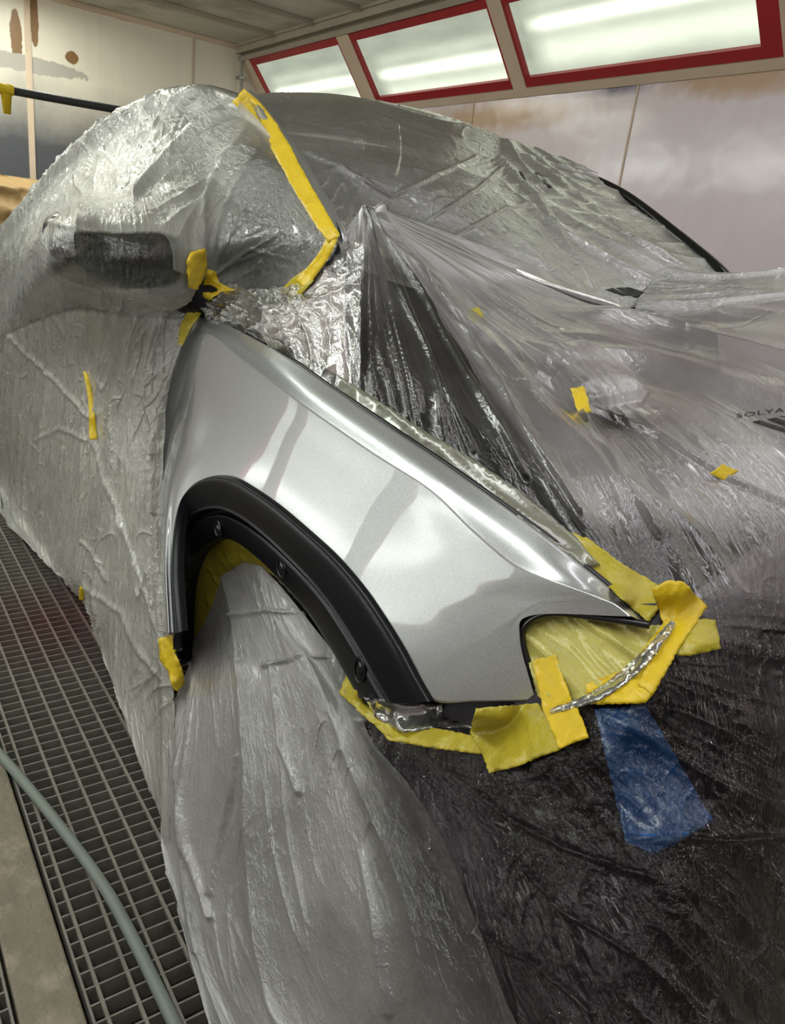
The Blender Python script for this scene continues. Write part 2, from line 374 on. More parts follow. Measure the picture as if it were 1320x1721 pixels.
def grate_mat():
    m, nt, out = new_mat('grating_steel'); b = N(nt, 'ShaderNodeBsdfPrincipled')
    tc = N(nt, 'ShaderNodeTexCoord').outputs['Object']
    n1 = noise(nt, tc, 30, 5); c = mixc(nt, n1.outputs['Fac'], (0.10, 0.088, 0.072), (0.27, 0.245, 0.205))
    vm = N(nt, 'ShaderNodeVectorMath', operation='DISTANCE'); L(nt, tc, vm.inputs[0]); vm.inputs[1].default_value = (-2.2, 0.46, 0)
    n2 = noise(nt, tc, 9, 4)
    f = math_(nt, 'SUBTRACT', 1.0, math_(nt, 'ADD', math_(nt, 'DIVIDE', vm.outputs['Value'], 0.42), math_(nt, 'MULTIPLY', n2.outputs['Fac'], 0.5)), clamp=True)
    c = mixc(nt, math_(nt, 'MULTIPLY', f, 0.9, clamp=True), c, (0.15, 0.045, 0.045))
    L(nt, c, b.inputs['Base Color']); b.inputs['Roughness'].default_value = 0.6; b.inputs['Metallic'].default_value = 0.1
    L(nt, b.outputs[0], out.inputs[0]); return m
M['grate'] = grate_mat()

# ------------------------------------------------------------------ the booth
XB, XF, YL, YR, ZC = -7.0, 1.9, -0.75, 3.43, 2.62
def structure(o): return tag(o, kind='structure')
brown = (0.24, 0.13, 0.05)
rw = stained_wall('rear_wall_paint', (0.80, 0.755, 0.63), [
    (brown, (XB, 1.31, 2.28), (0.3, 0.045, 0.20), 0.12), (brown, (XB, 1.44, 2.45), (0.3, 0.03, 0.22), 0.12),
    (brown, (XB, 1.70, 2.24), (0.3, 0.05, 0.045), 0.15),
    ((0.38, 0.22, 0.09), (XB, 1.95, 2.61), (0.3, 0.75, 0.03), 0.3),
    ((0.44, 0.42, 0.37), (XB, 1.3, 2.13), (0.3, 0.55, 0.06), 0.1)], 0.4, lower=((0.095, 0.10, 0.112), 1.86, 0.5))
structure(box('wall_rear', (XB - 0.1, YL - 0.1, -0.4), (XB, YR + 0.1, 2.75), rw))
sw = stained_wall('side_wall_paint', (0.78, 0.68, 0.71), [
    ((0.56, 0.38, 0.25), (-4.0, YR, 1.98), (0.95, 0.3, 0.11), 0.7),
    ((0.57, 0.40, 0.28), (-2.3, YR, 2.06), (0.55, 0.3, 0.10), 0.6),
    ((0.25, 0.23, 0.28), (-3.0, YR, 2.07), (0.22, 0.3, 0.05), 0.8)], 0.16)
structure(box('wall_right', (XB, YR, -0.4), (XF, YR + 0.1, 2.10), sw))
structure(box('wall_left', (XB, YL - 0.1, -0.4), (XF, YL, 2.10), sw))
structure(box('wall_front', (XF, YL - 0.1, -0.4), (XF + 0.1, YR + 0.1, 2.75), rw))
structure(box('ceiling', (XB, YL - 0.1, ZC), (XF, YR + 0.1, ZC + 0.1), M['ceil']))
n = 0
bm = bmesh.new()
for x in np.arange(-6.27, 1.8, 0.63): add_box(bm, (x - 0.022, YL, ZC - 0.03), (x + 0.022, 3.03, ZC), 0.004)
structure(bm_obj('trim_1', bm, M['beige_dark']))                  # ceiling ribs
# panel seams on the walls
bm = bmesh.new()
for y, wd in ((1.39, 0.022), (2.66, 0.007)): add_box(bm, (XB, y - wd, 0.0), (XB + 0.012, y + wd, ZC - 0.01), 0.002)
add_box(bm, (XB, YL, 2.585), (XB + 0.03, 3.05, 2.62), 0.004)
structure(bm_obj('trim_2', bm, M['beige']))
bm = bmesh.new()
for x in (-4.18, -2.9, -1.2, 0.4): add_box(bm, (x - 0.005, YR - 0.006, 0.0), (x + 0.005, YR, 2.08), 0.001)
structure(bm_obj('trim_3', bm, M['beige']))
# slanted lamp housings (between wall and ceiling)
def slanted(side):
    """returns a mapping (x, s, d) -> point on the slanted bank; s 0 = bottom, 1 = top, d = outward into the room"""
    if side > 0: b, t, nrm = np.array([YR, 2.10]), np.array([3.10, 2.52]), np.array([-0.786, -0.618])
    else: b, t, nrm = np.array([YL, 2.10]), np.array([YL + 0.33, 2.52]), np.array([0.786, -0.618])
    return lambda x, s, d=0.0: (x, *(b + (t - b) * s + nrm * d))
def slab(bm, mp, x0, x1, s0, s1, d0, d1):
    v = [bm.verts.new(mp(x, s, d)) for d in (d0, d1) for (x, s) in ((x0, s0), (x1, s0), (x1, s1), (x0, s1))]
    fs = [(0, 1, 2, 3), (4, 5, 6, 7), (0, 1, 5, 4), (1, 2, 6, 5), (2, 3, 7, 6), (3, 0, 4, 7)]
    ff = [bm.faces.new([v[i] for i in f]) for f in fs]; bmesh.ops.recalc_face_normals(bm, faces=ff)
spans_right = [(-6.84, -5.40), (-5.24, -3.80), (-3.69, -2.13), (-2.02, -0.5), (-0.4, 1.1)]
where = ['lit booth lamp at the far end with red frame, next to the rear wall corner',
         'lit booth lamp with red frame, between two beige mullions in the middle',
         'large lit booth lamp with red frame and gridded diffuser, above the right wall',
         None, None]
def lamp_bank(side, spans, labels):
    mp = slanted(side)
    nm = 'trim_4' if side > 0 else 'trim_5'
    bm = bmesh.new()
    slab(bm, mp, XB, XF, -0.02, 1.12, -0.10, -0.08)                      # backing
    slab(bm, mp, XB, XF, -0.03, 0.055, -0.06, 0.022)                      # bottom rail
    xs = [XB] + [v for s in spans for v in s] + [XF]
    for a, b in zip(xs[0::2], xs[1::2]): slab(bm, mp, a + 0.001, b - 0.001, 0.05, 1.0, -0.06, 0.016)
    structure(bm_obj(nm, bm, M['beige']))
    bm = bmesh.new()
    slab(bm, mp, XB, XF, 0.995, 1.06, -0.06, 0.03)
    y1 = 3.045 if side > 0 else YL + 0.385
    add_box(bm, (XB, min(y1, y1 + 0.05 * side), 2.555), (XF, max(y1, y1 + 0.05 * side), ZC), 0.004)
    add_box(bm, (XB, y1 - 0.02 * side if side > 0 else y1, 2.60), (XF, y1 if side > 0 else y1 + 0.02, ZC), 0.0)
    structure(bm_obj(nm[:5] + str(int(nm[5]) + 2), bm, M['beige_dark']))
    for (x0, x1), lab in zip(spans, labels):
        root = empty('booth_lamp', mp((x0 + x1) / 2, 0.5)); tag(root, lab, 'lamp', 'slanted booth lamps')
        bm = bmesh.new(); wd = 0.045
        slab(bm, mp, x0, x1, 0.06, 0.155, -0.04, 0.012); slab(bm, mp, x0, x1, 0.885, 0.99, -0.04, 0.012)
        slab(bm, mp, x0, x0 + 0.018, 0.156, 0.884, -0.04, 0.012)
        rx = 0.10 if lab and 'gridded' in lab else 0.018
        slab(bm, mp, x1 - rx, x1, 0.156, 0.884, -0.04, 0.012)
        bm_obj('frame', bm, M['red'], root)
        g = np.array([[mp(x, s, -0.02) for x in np.linspace(x0 + 0.012, x1 - rx + 0.005, 30)] for s in np.linspace(0.14, 0.9, 12)])
        uu, vv = np.meshgrid(np.linspace(0, 1, 30), np.linspace(0, 1, 12)); vv = vv + {0: 0.05, 1: 0.06, 2: -0.24}.get(spans_right.index((x0, x1)), 0)
        grid_obj('diffuser', g, M['lamp'] if side > 0 else M['lamp_near'], root, uv=(uu, vv))
lamp_bank(1, spans_right, [w_ or 'lit booth lamp on the right wall, beyond the front of the car' for w_ in where])
spans_left = [(-6.84, -5.40), (-5.24, -3.80), (-3.69, -2.13), (-2.02, -0.5), (-0.4, 1.1)]
lamp_bank(-1, spans_left, ['lit booth lamp on the near wall, behind the viewer'] * 5)
# upright lamps low on the near wall, behind the viewer
for x0, x1 in ((-3.06, -2.84), (-2.76, -1.74), (-1.60, -0.95)):
    z0, z1 = 0.40, 0.82
    root = empty('wall_lamp', ((x0 + x1) / 2, YL + 0.03, 0.6)); tag(root, 'lit lamp low on the near wall, behind the viewer', 'lamp', 'low wall lamps')
    bm = bmesh.new()
    for lo, hi in (((x0, YL, z0 - 0.03), (x1, YL + 0.05, z0)), ((x0, YL, z1), (x1, YL + 0.05, z1 + 0.03)), ((x0, YL, z0), (x0 + 0.02, YL + 0.05, z1)), ((x1 - 0.02, YL, z0), (x1, YL + 0.05, z1))): add_box(bm, lo, hi)
    bm_obj('frame', bm, M['red'], root)
    g = np.array([[(x, YL + 0.02, z) for x in np.linspace(x0 + 0.015, x1 - 0.015, 20)] for z in np.linspace(z0 - 0.01, z1 + 0.01, 12)])
    uu, vv = np.meshgrid(np.linspace(0.3, 1, 20), np.linspace(0, 1, 12)); grid_obj('diffuser', g, M['lamp_low'], root, uv=(uu, vv))
# added ceiling lamps, out of view, to brighten the car and the walls
for yl, xs_ in ((0.5, (-6.6,)), (1.3, (-6.6,)), (-0.22, (-1.35, 0.35)), (1.31, (-1.3, 0.35)), (2.5, (-1.3, 0.35))):
    for x0 in xs_:
        root = empty('fill_lamp', (x0 + 0.7, yl, ZC - 0.05)); tag(root, 'added fill lamp under the ceiling, unseen, brightening the booth', 'lamp', 'added fill lamps')
        bm = bmesh.new()
        for lo, hi in (((x0, yl - 0.2, ZC - 0.06), (x0 + 1.4, yl - 0.17, ZC)), ((x0, yl + 0.17, ZC - 0.06), (x0 + 1.4, yl + 0.2, ZC)),
                       ((x0, yl - 0.17, ZC - 0.06), (x0 + 0.03, yl + 0.17, ZC)), ((x0 + 1.37, yl - 0.17, ZC - 0.06), (x0 + 1.4, yl + 0.17, ZC))): add_box(bm, lo, hi)
        bm_obj('frame', bm, M['beige'], root)
        g = np.array([[(x, y, ZC - 0.04) for x in np.linspace(x0 + 0.02, x0 + 1.38, 20)] for y in np.linspace(yl - 0.18, yl + 0.18, 8)])
        uu, vv = np.meshgrid(np.linspace(0.3, 1, 20), np.linspace(0, 1, 8)); grid_obj('diffuser', g, M['fill_rear' if x0 < -3 else 'fill_top'], root, uv=(uu, vv))
# conduit in the corner
t = empty('conduit_pipe', (XB + 0.05, 3.07, 2.3)); tag(t, 'thin grey conduit pipe bending down in the rear corner beside the lamps', 'pipe')
cp = [(XB + 0.06, 3.075, 2.55), (XB + 0.06, 3.075, 2.42), (XB + 0.06, 3.08, 2.22), (XB + 0.06, 3.06, 2.15), (XB + 0.06, 2.98, 2.05), (XB + 0.06, 2.93, 1.9), (XB + 0.06, 2.93, 0.1)]
tube('pipe', curve(cp, 60), 0.014, M['pipe'], t)
bm = bmesh.new(); add_box(bm, (XB, 3.05, 2.36), (XB + 0.08, 3.10, 2.385), 0.004); bm_obj('clamp', bm, M['chrome'], t)

# floor: concrete beams, grates over a dirty pit
bm = bmesh.new()
add_box(bm, (XB, 0.122, -0.4), (XF, 0.209, 0.0), 0.004)
add_box(bm, (XB, 0.90, -0.4), (XF, YR, 0.0), 0.003)
add_box(bm, (XB, YL, -0.4), (XF, -0.42, 0.0), 0.003)
structure(bm_obj('floor', bm, M['concrete']))
g = np.array([[(x, y, -0.16 + 0.035 * 0) for x in np.linspace(XB, XF, 300)] for y in np.linspace(-0.43, 0.91, 60)])
g[..., 2] += 0.05 * perlin(g[..., 0] * 5, g[..., 1] * 5, 3) + 0.03 * perlin(g[..., 0] * 17, g[..., 1] * 17, 4)
structure(grid_obj('floor_pit', g, M['dirt']))
def grate(y0, y1, x0, x1, label):
    root = empty('floor_grate', ((x0 + x1) / 2, (y0 + y1) / 2, 0)); tag(root, label, 'grate', 'steel floor grates')
    bm = bmesh.new()
    add_box(bm, (x0, y0, -0.035), (x1, y0 + 0.004, 0.0)); add_box(bm, (x0, y1 - 0.004, -0.035), (x1, y1, 0.0))
    bm_obj('frame', bm, M['grate'], root)
    bm = bmesh.new()
    for y in np.arange(y0 + 0.022, y1 - 0.006, 0.0485): add_box(bm, (x0, y - 0.0028, -0.008), (x1, y + 0.0028, 0.001))
    for x in np.arange(x0 + 0.01, x1, 0.0318): add_box(bm, (x - 0.0017, y0 + 0.004, -0.034), (x + 0.0017, y1 - 0.004, -0.0005))
    bm_obj('bars', bm, M['grate'], root)
grate(0.216, 0.89, -6.9, 0.4, 'rusty steel floor grate running along beside the covered car, hose lying on it')
grate(-0.41, 0.116, -4.0, 0.4, 'steel floor grate in the corner, on the other side of the concrete strip')
hp = [atZ(*p, 0.012) for p in [(-60, 1205), (0, 1268), (60, 1338), (125, 1420), (180, 1498), (225, 1580), (262, 1655), (300, 1735), (330, 1810), (375, 1930), (440, 2120)]]
tag(tube('air_hose', curve(hp, 120), 0.0105, M['hose_grey'], n=18), 'grey-green air hose lying across the floor grate', 'hose')
# black hose strung across the rear, taped at its left end
a, b = atX(0, 143, -4.9), atX(210, 180, -4.9); d = b - a
hs = np.array([a + d * s for s in np.linspace(-2.55, 4.4, 80)]); hs[:, 2] -= 0.05 * np.sin(np.linspace(0, np.pi, 80))
hs[:, 2] += 0.03
root = empty('black_air_line', hs[0]); tag(root, 'black air line strung across the booth in front of the rear wall', 'hose')
tube('line', hs, 0.021, M['hose_black'], root)
tp = atX(10, 150, -4.9)
tw = np.array([[tp + np.array([0.027 * math.cos(th) + 0.003 * math.sin(7 * th + k), s * d[1] / np.linalg.norm(d), 0.027 * math.sin(th) + s * 0.03 - (0.09 if 4.4 < th < 5.0 and abs(s) < 0.02 else 0)])
      for th in np.linspace(0, 2 * math.pi, 40)] for k, s in enumerate(np.linspace(-0.035, 0.035, 9))])
tag(grid_obj('tape_wrap', tw, M['yellow']), 'yellow tape wrapped round the black air line', 'tape')
# brown paper heap behind the car
g = np.zeros((60, 90, 3)); yy, zz = np.linspace(0.75, 2.1, 90), np.linspace(0, 1, 60)
for i, s in enumerate(zz):
    for j, y in enumerate(yy):
        if s < 0.72: x, z = -5.9 - 0.25 * s, 1.31 * (s / 0.72) ** 0.9
        else: x, z = -6.08 - (s - 0.72) * 2.0, 1.31 + 0.05 * math.sin((s - 0.72) * 8)
        g[i, j] = (x, y, z)
S_, T_ = metric(g); g[..., 0] += 0.09 * crumple(S_, T_, 1.8, 61) + 0.02 * crumple(S_, T_, 6, 62); g[..., 2] += 0.04 * perlin(S_ * 2, T_ * 2, 63) * (g[..., 2] > 0.05) - 0.05
g[..., 2] = np.maximum(g[..., 2], 0)
tag(grid_obj('paper_cover', g, M['kraft']), 'brown masking paper draped over a stand behind the covered car', 'paper cover')

#==CAR==
# ------------------------------------------------------------------ the car
CARC = (-2.3, 1.43, 0.0)
car = empty('car', CARC); tag(car, 'silver car under clear plastic sheets with its bare front fender ready for paint', 'car')
def GY(rows): return np.array([[atY(*p) for p in r] for r in rows])
def GD(rows): return np.array([[atD(*p) for p in r] for r in rows])

# fender: columns run round the wheel arch from the door gap to the headlight tip
ZCR = None
def fy(p, off=None):
    """depth of the fender skin seen at a pixel: vertical under the crease, flaring out towards the wheel arch, wrapping in towards the nose"""
    y = 0.55
    for _ in range(12):
        q = atY(p[0], p[1], y); x = q[0]
        if off is None:
            h = max(0.0, float(np.interp(x, ZCR[0], ZCR[1])) - q[2])
            o = 0.004 - 0.046 * (h / 0.25) ** 1.25 * (1 - 0.75 * smooth01((x + 0.85) / 0.45))
        else: o = off
        y = 0.5 * y + 0.5 * (0.545 + o + 0.09 * max(0, (x + 0.98) / 0.65) ** 2.2)
    return atY(p[0], p[1], y)
ARCH = [(302, 1063), (296, 950), (305, 858), (324, 820), (355, 802), (393, 803), (430, 822), (472, 851), (525, 896), (570, 938), (612, 987), (646, 1036), (677, 1086), (699, 1127), (728, 1177), (800, 1179), (850, 1179), (901, 1179)]
OUT = [(266, 1063), (262, 930), (263, 820), (272, 720), (290, 640), (330, 538), (440, 577), (550, 650), (660, 724), (750, 785), (830, 842), (900, 893), (950, 932), (990, 964), (1020, 989), (1042, 1007), (1064, 1026), (1087, 1047)]
CRS = [(270, 1063), (266, 932), (268, 826), (281, 735), (303, 668), (338, 562), (412, 608), (512, 682), (628, 762), (722, 822), (795, 892), (862, 948), (912, 971), (956, 986), (988, 997), (1012, 1006), (1036, 1016), (1062, 1036)]
MID1 = None
def mixpt(a, b, t): return (a[0] + (b[0] - a[0]) * t, a[1] + (b[1] - a[1]) * t)
low1 = [mixpt(a, c, 0.35) for a, c in zip(ARCH, CRS)]; low2 = [mixpt(a, c, 0.7) for a, c in zip(ARCH, CRS)]
low1[15], low2[15] = (838, 1110), (885, 1035 - 12)
low1[16], low2[16] = (862, 1100), (890, 1022)
low1[17], low2[17] = (874, 1072), (896, 1034)
low1[14], low2[14] = (800, 1090), (900, 1015)
low2[13] = (870, 1020)
low2[11], low2[12], low2[13] = (790, 990), (835, 1005), (872, 1014)
zc = np.array([fy(p, 0.004) for p in CRS[:15] + [(1087, 1046)]]); o_ = np.argsort(zc[:, 0]); ZCR = (zc[o_, 0], zc[o_, 2])
lower = np.array([[fy(p) for p in r] for r in (ARCH, low1, low2)] + [[fy(p, 0.004) if k < 14 else fy(p) for k, p in enumerate(CRS)]])
topo = []
for k in range(18):
    e = 0.03 * min(1, max(0, (k - 4) / 3)) + 0.001
    topo.append(fy(OUT[k], 0.004 + e))
mid = [fy(mixpt(CRS[k], OUT[k], 0.5), 0.004 + 0.012 * min(1, max(0, (k - 4) / 3))) for k in range(18)]
upper = np.array([list(lower[3]), mid, topo])
Pl, Pu = surf(lower, 70, 260), surf(upper, 26, 260)
FP = np.concatenate([Pl, Pu[1:]], 0)
# fold the rim inwards so that the panel has a thickness
rim_in = FP[-1:] + np.array([0.0, 0.012, -0.004]); rim_lo = FP[:1] + np.array([0, 0.012, 0.004])
FP = np.concatenate([rim_lo, FP, rim_in], 0)
fender = grid_obj('fender', FP, M['silver'], car)
fbv = BVHTree.FromPolygons([Vector(v) for v in FP.reshape(-1, 3)], [(i * 260 + j, i * 260 + j + 1, (i + 1) * 260 + j + 1, (i + 1) * 260 + j) for i in range(len(FP) - 1) for j in range(259)])
# dark seal round the headlight cut-out and hood gap
seal = [fy(p) for p in ((903, 1182), (889, 1130), (875, 1088), (873, 1062), (884, 1043), (905, 1031), (940, 1028), (1000, 1035), (1050, 1042))] + [fy((1087, 1048), 0.006)]
tube('headlight_seal', curve(seal, 120) + np.array([0, 0.006, -0.003]), 0.0042, M['black_gloss'], fender)
gap = [p + np.array([0, 0.014, -0.004]) for p in resample(topo[5:], 60)]
tube('hood_gap_seal', gap, 0.0035, M['black_gloss'], fender)

# black wheel-arch trim with its clips
INNER = [(317, 1112), (318, 1025), (324, 972), (340, 930), (362, 911), (385, 905), (411, 914), (449, 944), (487, 983), (525, 1027), (555, 1072), (585, 1122), (612, 1170)]
na = 160
ao = resample([fy(p) for p in ARCH[:15]], na); ai = resample([atY(*p, 0.552) for p in INNER], na)
def band(t, dy): q = ao + (ai - ao) * t; q = q + np.array([0, 1, 0]) * dy; return q
rows = [band(-0.02, 0.016), band(-0.01, 0.0), band(0.03, -0.010), band(0.2, -0.016), band(0.40, -0.019), band(0.455, -0.021), band(0.47, -0.006), band(0.52, -0.004), band(0.56, -0.014), band(0.62, -0.017), band(0.95, -0.012), band(1.0, -0.004), band(1.02, 0.02), band(1.02, 0.07)]
TP = catmull(np.array(rows), 90)
trim = grid_obj('wheel_arch_trim', TP, M['black_plastic'], car)
for px, py, ry in ((369, 888, 0.011), (476, 953, 0.0125), (608, 1125, 0.015), (311, 983, 0.011)):
    s = min(range(na), key=lambda k: (project(band(0.76, -0.016)[k])[0] - px) ** 2 + (project(band(0.76, -0.016)[k])[1] - py) ** 2)
    c0 = band(0.76, -0.016)[s]; c0 = atY(px, py, c0[1])
    bm = bmesh.new()
    bmesh.ops.create_uvsphere(bm, u_segments=20, v_segments=12, radius=1.0)
    for v in bm.verts: v.co = Vector((c0[0] + v.co.x * 0.009, c0[1] + v.co.y * 0.006, c0[2] + v.co.z * ry))
    cl = bm_obj('clip', bm, M['black_gloss'], trim, True)
    th = np.linspace(0, 2 * math.pi, 33)
    ringp = np.array([c0 + np.array([0.012 * math.cos(a), -0.002, (ry + 0.004) * math.sin(a)]) for a in th])
    bm = bmesh.new(); bm.free()
    V = []; Fc = []
    for i, a in enumerate(th[:-1]):
        for j in range(8):
            b_ = 2 * math.pi * j / 8; q = c0 + np.array([(0.012 + 0.002 * math.cos(b_)) * math.cos(a), -0.003 + 0.002 * math.sin(b_), (ry + 0.003 + 0.002 * math.cos(b_)) * math.sin(a)]); V.append(q)
    for i in range(32):
        for j in range(8): Fc.append((i * 8 + j, i * 8 + (j + 1) % 8, ((i + 1) % 32) * 8 + (j + 1) % 8, ((i + 1) % 32) * 8 + j))
    mesh_obj('clip_ring', V, Fc, M['black_gloss'], trim)

# wheel
def lathe_y(prof, c, n=64):
    return np.array([[(c[0] + r * math.cos(a), y, c[2] + r * math.sin(a)) for a in np.linspace(0, 2 * math.pi, n, endpoint=False)] for r, y in prof])
wc = (-1.0, 0.7, 0.335); TY = 0.035
wheel = grid_obj('wheel', lathe_y([(0.215, 0.72), (0.22, 0.63), (0.24, 0.62), (0.30, 0.615), (0.325, 0.63), (0.335, 0.66), (0.335, 0.78), (0.31, 0.80), (0.22, 0.80)], wc), M['rubber'], car, close_v=True)
bm = bmesh.new()
for k in range(10):
    a = 2 * math.pi * k / 10
    p0, p1 = Vector((wc[0] + 0.04 * math.cos(a), 0.66, wc[2] + 0.04 * math.sin(a))), Vector((wc[0] + 0.218 * math.cos(a), 0.642, wc[2] + 0.218 * math.sin(a)))
    q = bmesh.ops.create_cone(bm, segments=8, radius1=0.022, radius2=0.016, depth=(p1 - p0).length, cap_ends=True)
    mt = Matrix.Translation((p0 + p1) / 2) @ (p1 - p0).to_track_quat('Z', 'Y').to_matrix().to_4x4()
    bmesh.ops.transform(bm, matrix=mt, verts=q['verts'])
bmesh.ops.create_uvsphere(bm, u_segments=16, v_segments=8, radius=0.05, matrix=Matrix.Translation((wc[0], 0.665, wc[2])))
bm_obj('rim', bm, M['chrome'], wheel, True)
# arch liner behind the wheel opening
li = ai + np.array([0, 0.03, 0]); ctr = np.array([wc[0], 0.9, 0.33])
grid_obj('arch_liner', np.array([li, li + np.array([0, 0.16, 0]), li * 0.98 + ctr * 0.02 + np.array([0, 0.3, 0]), li * 0 + ctr]), M['black_plastic'], car)

# body under the sheets: doors, side windows, roof, windscreen, bonnet, bumper
def push(G, k=1.0, dy=0.0):
    """the same surface set back behind the sheet, away from the viewer"""
    return CAM + (G - CAM) * k + np.array([0, dy, 0])
WS = GY([[(440, 205, .79), (530, 208, .94), (640, 222, 1.146), (760, 252, 1.40), (870, 290, 1.69), (1022, 312, 2.1)],
         [(490, 270, .76), (570, 275, .885), (680, 295, 1.07), (800, 330, 1.32), (920, 360, 1.62), (1084, 360, 2.1)],
         [(530, 335, .73), (600, 345, .88), (720, 370, 1.10), (850, 405, 1.33), (980, 420, 1.65), (1144, 404, 2.1)],
         [(568, 400, .70), (640, 420, .85), (760, 445, 1.07), (900, 475, 1.36), (1030, 480, 1.70), (1202, 452, 2.1)],
         [(580, 440, .70), (650, 470, .85), (770, 500, 1.07), (910, 520, 1.36), (1050, 520, 1.70), (1210, 490, 2.1)]])
A = GY([[(-60, 455, .62), (40, 338, .65), (125, 243, .71), (205, 182, .75), (270, 154, .78), (330, 141, .80), (365, 146, .82), (402, 158, .82)],
        [(-60, 475, .57), (30, 385, .60), (105, 305, .66), (190, 240, .70), (265, 205, .73), (335, 190, .75), (395, 195, .77), (447, 217, .77)],
        [(-60, 500, .55), (22, 425, .56), (90, 352, .52), (180, 318, .54), (265, 300, .60), (345, 270, .67), (420, 260, .70), (494, 282, .735)],
        [(-60, 520, .54), (18, 450, .54), (84, 368, .33), (180, 346, .40), (282, 350, .50), (360, 345, .61), (440, 330, .67), (533, 337, .705)],
        [(-60, 545, .535), (14, 480, .53), (76, 410, .283), (180, 410, .352), (297, 415, .465), (360, 410, .58), (450, 390, .65), (566, 400, .68)],
        [(-60, 570, .53), (12, 520, .52), (92, 466, .30), (185, 478, .365), (302, 490, .485), (350, 470, .58), (430, 450, .64), (540, 450, .665)],
        [(-60, 600, .53), (10, 560, .52), (110, 520, .44), (195, 525, .47), (292, 525, .52), (345, 505, .57), (420, 505, .63), (500, 495, .65)],
        [(-60, 650, .54), (10, 625, .54), (110, 590, .515), (195, 595, .52), (285, 560, .535), (345, 520, .575), (420, 515, .632), (500, 502, .652)]])
B = GY([[(-60, 600, .53), (10, 560, .52), (110, 520, .44), (195, 525, .47), (275, 530, .515), (335, 540, .543)],
        [(-60, 660, .53), (8, 640, .525), (108, 600, .50), (190, 605, .50), (252, 605, .52), (306, 595, .535)],
        [(-60, 720, .53), (5, 710, .525), (100, 690, .515), (175, 700, .51), (232, 700, .515), (280, 692, .532)],
        [(-60, 770, .52), (0, 780, .52), (92, 790, .515), (165, 810, .51), (225, 820, .51), (272, 825, .53)],
        [(-60, 810, .51), (0, 830, .51), (85, 870, .51), (150, 910, .50), (215, 940, .50), (276, 965, .525)],
        [(-60, 835, .50), (5, 860, .49), (80, 920, .50), (138, 980, .485), (205, 1060, .49), (285, 1095, .512)],
        [(-60, 846, .48), (12, 880, .465), (84, 950, .49), (140, 1012, .50), (200, 1160, .48), (292, 1205, .495)],
        [(-60, 852, .47), (16, 888, .46), (86, 956, .49), (142, 1020, .51), (237, 1292, .46), (280, 1410, .43)]])
C_ = GY([[(402, 158, .82), (500, 156, 1.045), (620, 165, 1.35), (740, 191, 1.62), (850, 231, 1.88), (970, 282, 2.1)],
         [(440, 205, .79), (530, 208, .94), (640, 222, 1.146), (760, 252, 1.40), (870, 290, 1.69), (1022, 312, 2.1)]])
C_ = np.concatenate([C_[:1] + np.array([-0.35, 0.05, -0.06]), C_, WS[1:]], 0)

BODY_A = A.copy()
yA = np.maximum(BODY_A[..., 1], np.array([0.62, 0.62, 0.60, 0.585, 0.575, 0.57, 0.565, 0.565])[:, None] )
yA[:, :2] = BODY_A[:, :2, 1]
BODY_A = CAM + (BODY_A - CAM) * (yA / BODY_A[..., 1])[..., None]
BODY_A = push(BODY_A, 1.035, 0.012)
sA = surf(BODY_A, 60, 121)
grid_obj('rear_side_window', sA[:, :62], M['body_grey'], car)
grid_obj('centre_pillar', sA[:, 61:76] + np.array([0, 0.004, 0]), M['body_grey'], car)
grid_obj('front_side_window', sA[:, 75:], M['glass'], car)
BODY_B = CAM + (B - CAM) * (np.maximum(B[..., 1], 0.555) / B[..., 1])[..., None]
BODY_B = push(BODY_B, 1.01, 0.004); BODY_B[5:, :, 1] += np.array([0.0, 0.05, 0.14])[:, None]; BODY_B[5:, :, 2] = np.maximum(BODY_B[5:, :, 2], np.array([0.24, 0.17, 0.15])[:, None])
BODY_B[:, 5] = BODY_B[:, 5] + np.array([-0.012, 0.022, 0])
sB = surf(BODY_B, 60, 101)
grid_obj('rear_door', sB[:, :43], M['body_grey'], car); grid_obj('front_door', sB[:, 43:], M['body_grey'], car)
grid_obj('roof', push(surf(C_[:3], 30, 50), 1.012) + np.array([0, 0, -0.02]), M['silver'], car)
W2 = surf(WS, 40, 60); wn = normals(W2)
grid_obj('windscreen', W2 - wn * 0.035, M['glass'], car)
fp = [atY(982, 290, 2.12), atY(1052, 328, 2.12), atY(1128, 389, 2.12), atY(1198, 450, 2.12), atY(1230, 490, 2.12)]
tube('windscreen_pillar', curve(fp, 40), np.linspace(0.008, 0.030, 40), M['black_gloss'], car)
np_ = [push(np.array(atY(px, py, y)), 1.04) for px, py, y in ((418, 165, .81), (480, 245, .765), (525, 318, .73), (566, 396, .70), (572, 425, .70))]
tube('windscreen_pillar', curve(np_, 40), 0.018, M['silver'], car)
# bonnet aperture: dark bay on the near side, bonnet skin beyond it
def hz(x, y): return 0.965 - 0.10 * ((x + 1.3) / 0.9) - 0.06 * max(0, (x + 0.75) / 0.4) ** 2 + 0.015 * (1 - ((y - 1.43) / 0.8) ** 2)
bx = np.linspace(-1.40, -0.36, 26)
grid_obj('engine_bay', np.array([[(x, y, hz(x, y) - 0.10) for y in np.linspace(0.645 + 0.06 * max(0, (x + 0.8) / 0.4) ** 2, 2.2, 30)] for x in bx]), M['bay'], car)
grid_obj('bonnet', np.array([[(x, y, hz(x, y) - 0.045) for y in np.linspace(1.02 - 0.30 * (x + 1.35) / 0.99, 2.2, 24)] for x in np.linspace(-1.3, -0.40, 26)]), M['bonnet'], car)
cw = np.array([push(W2[-1], 1.03), push(W2[-1], 1.03) + np.array([0.02, 0, -0.1]), push(W2[-1], 1.03) + np.array([0.10, 0, -0.30])])
grid_obj('cowl', catmull(cw, 12), M['black_plastic'], car)
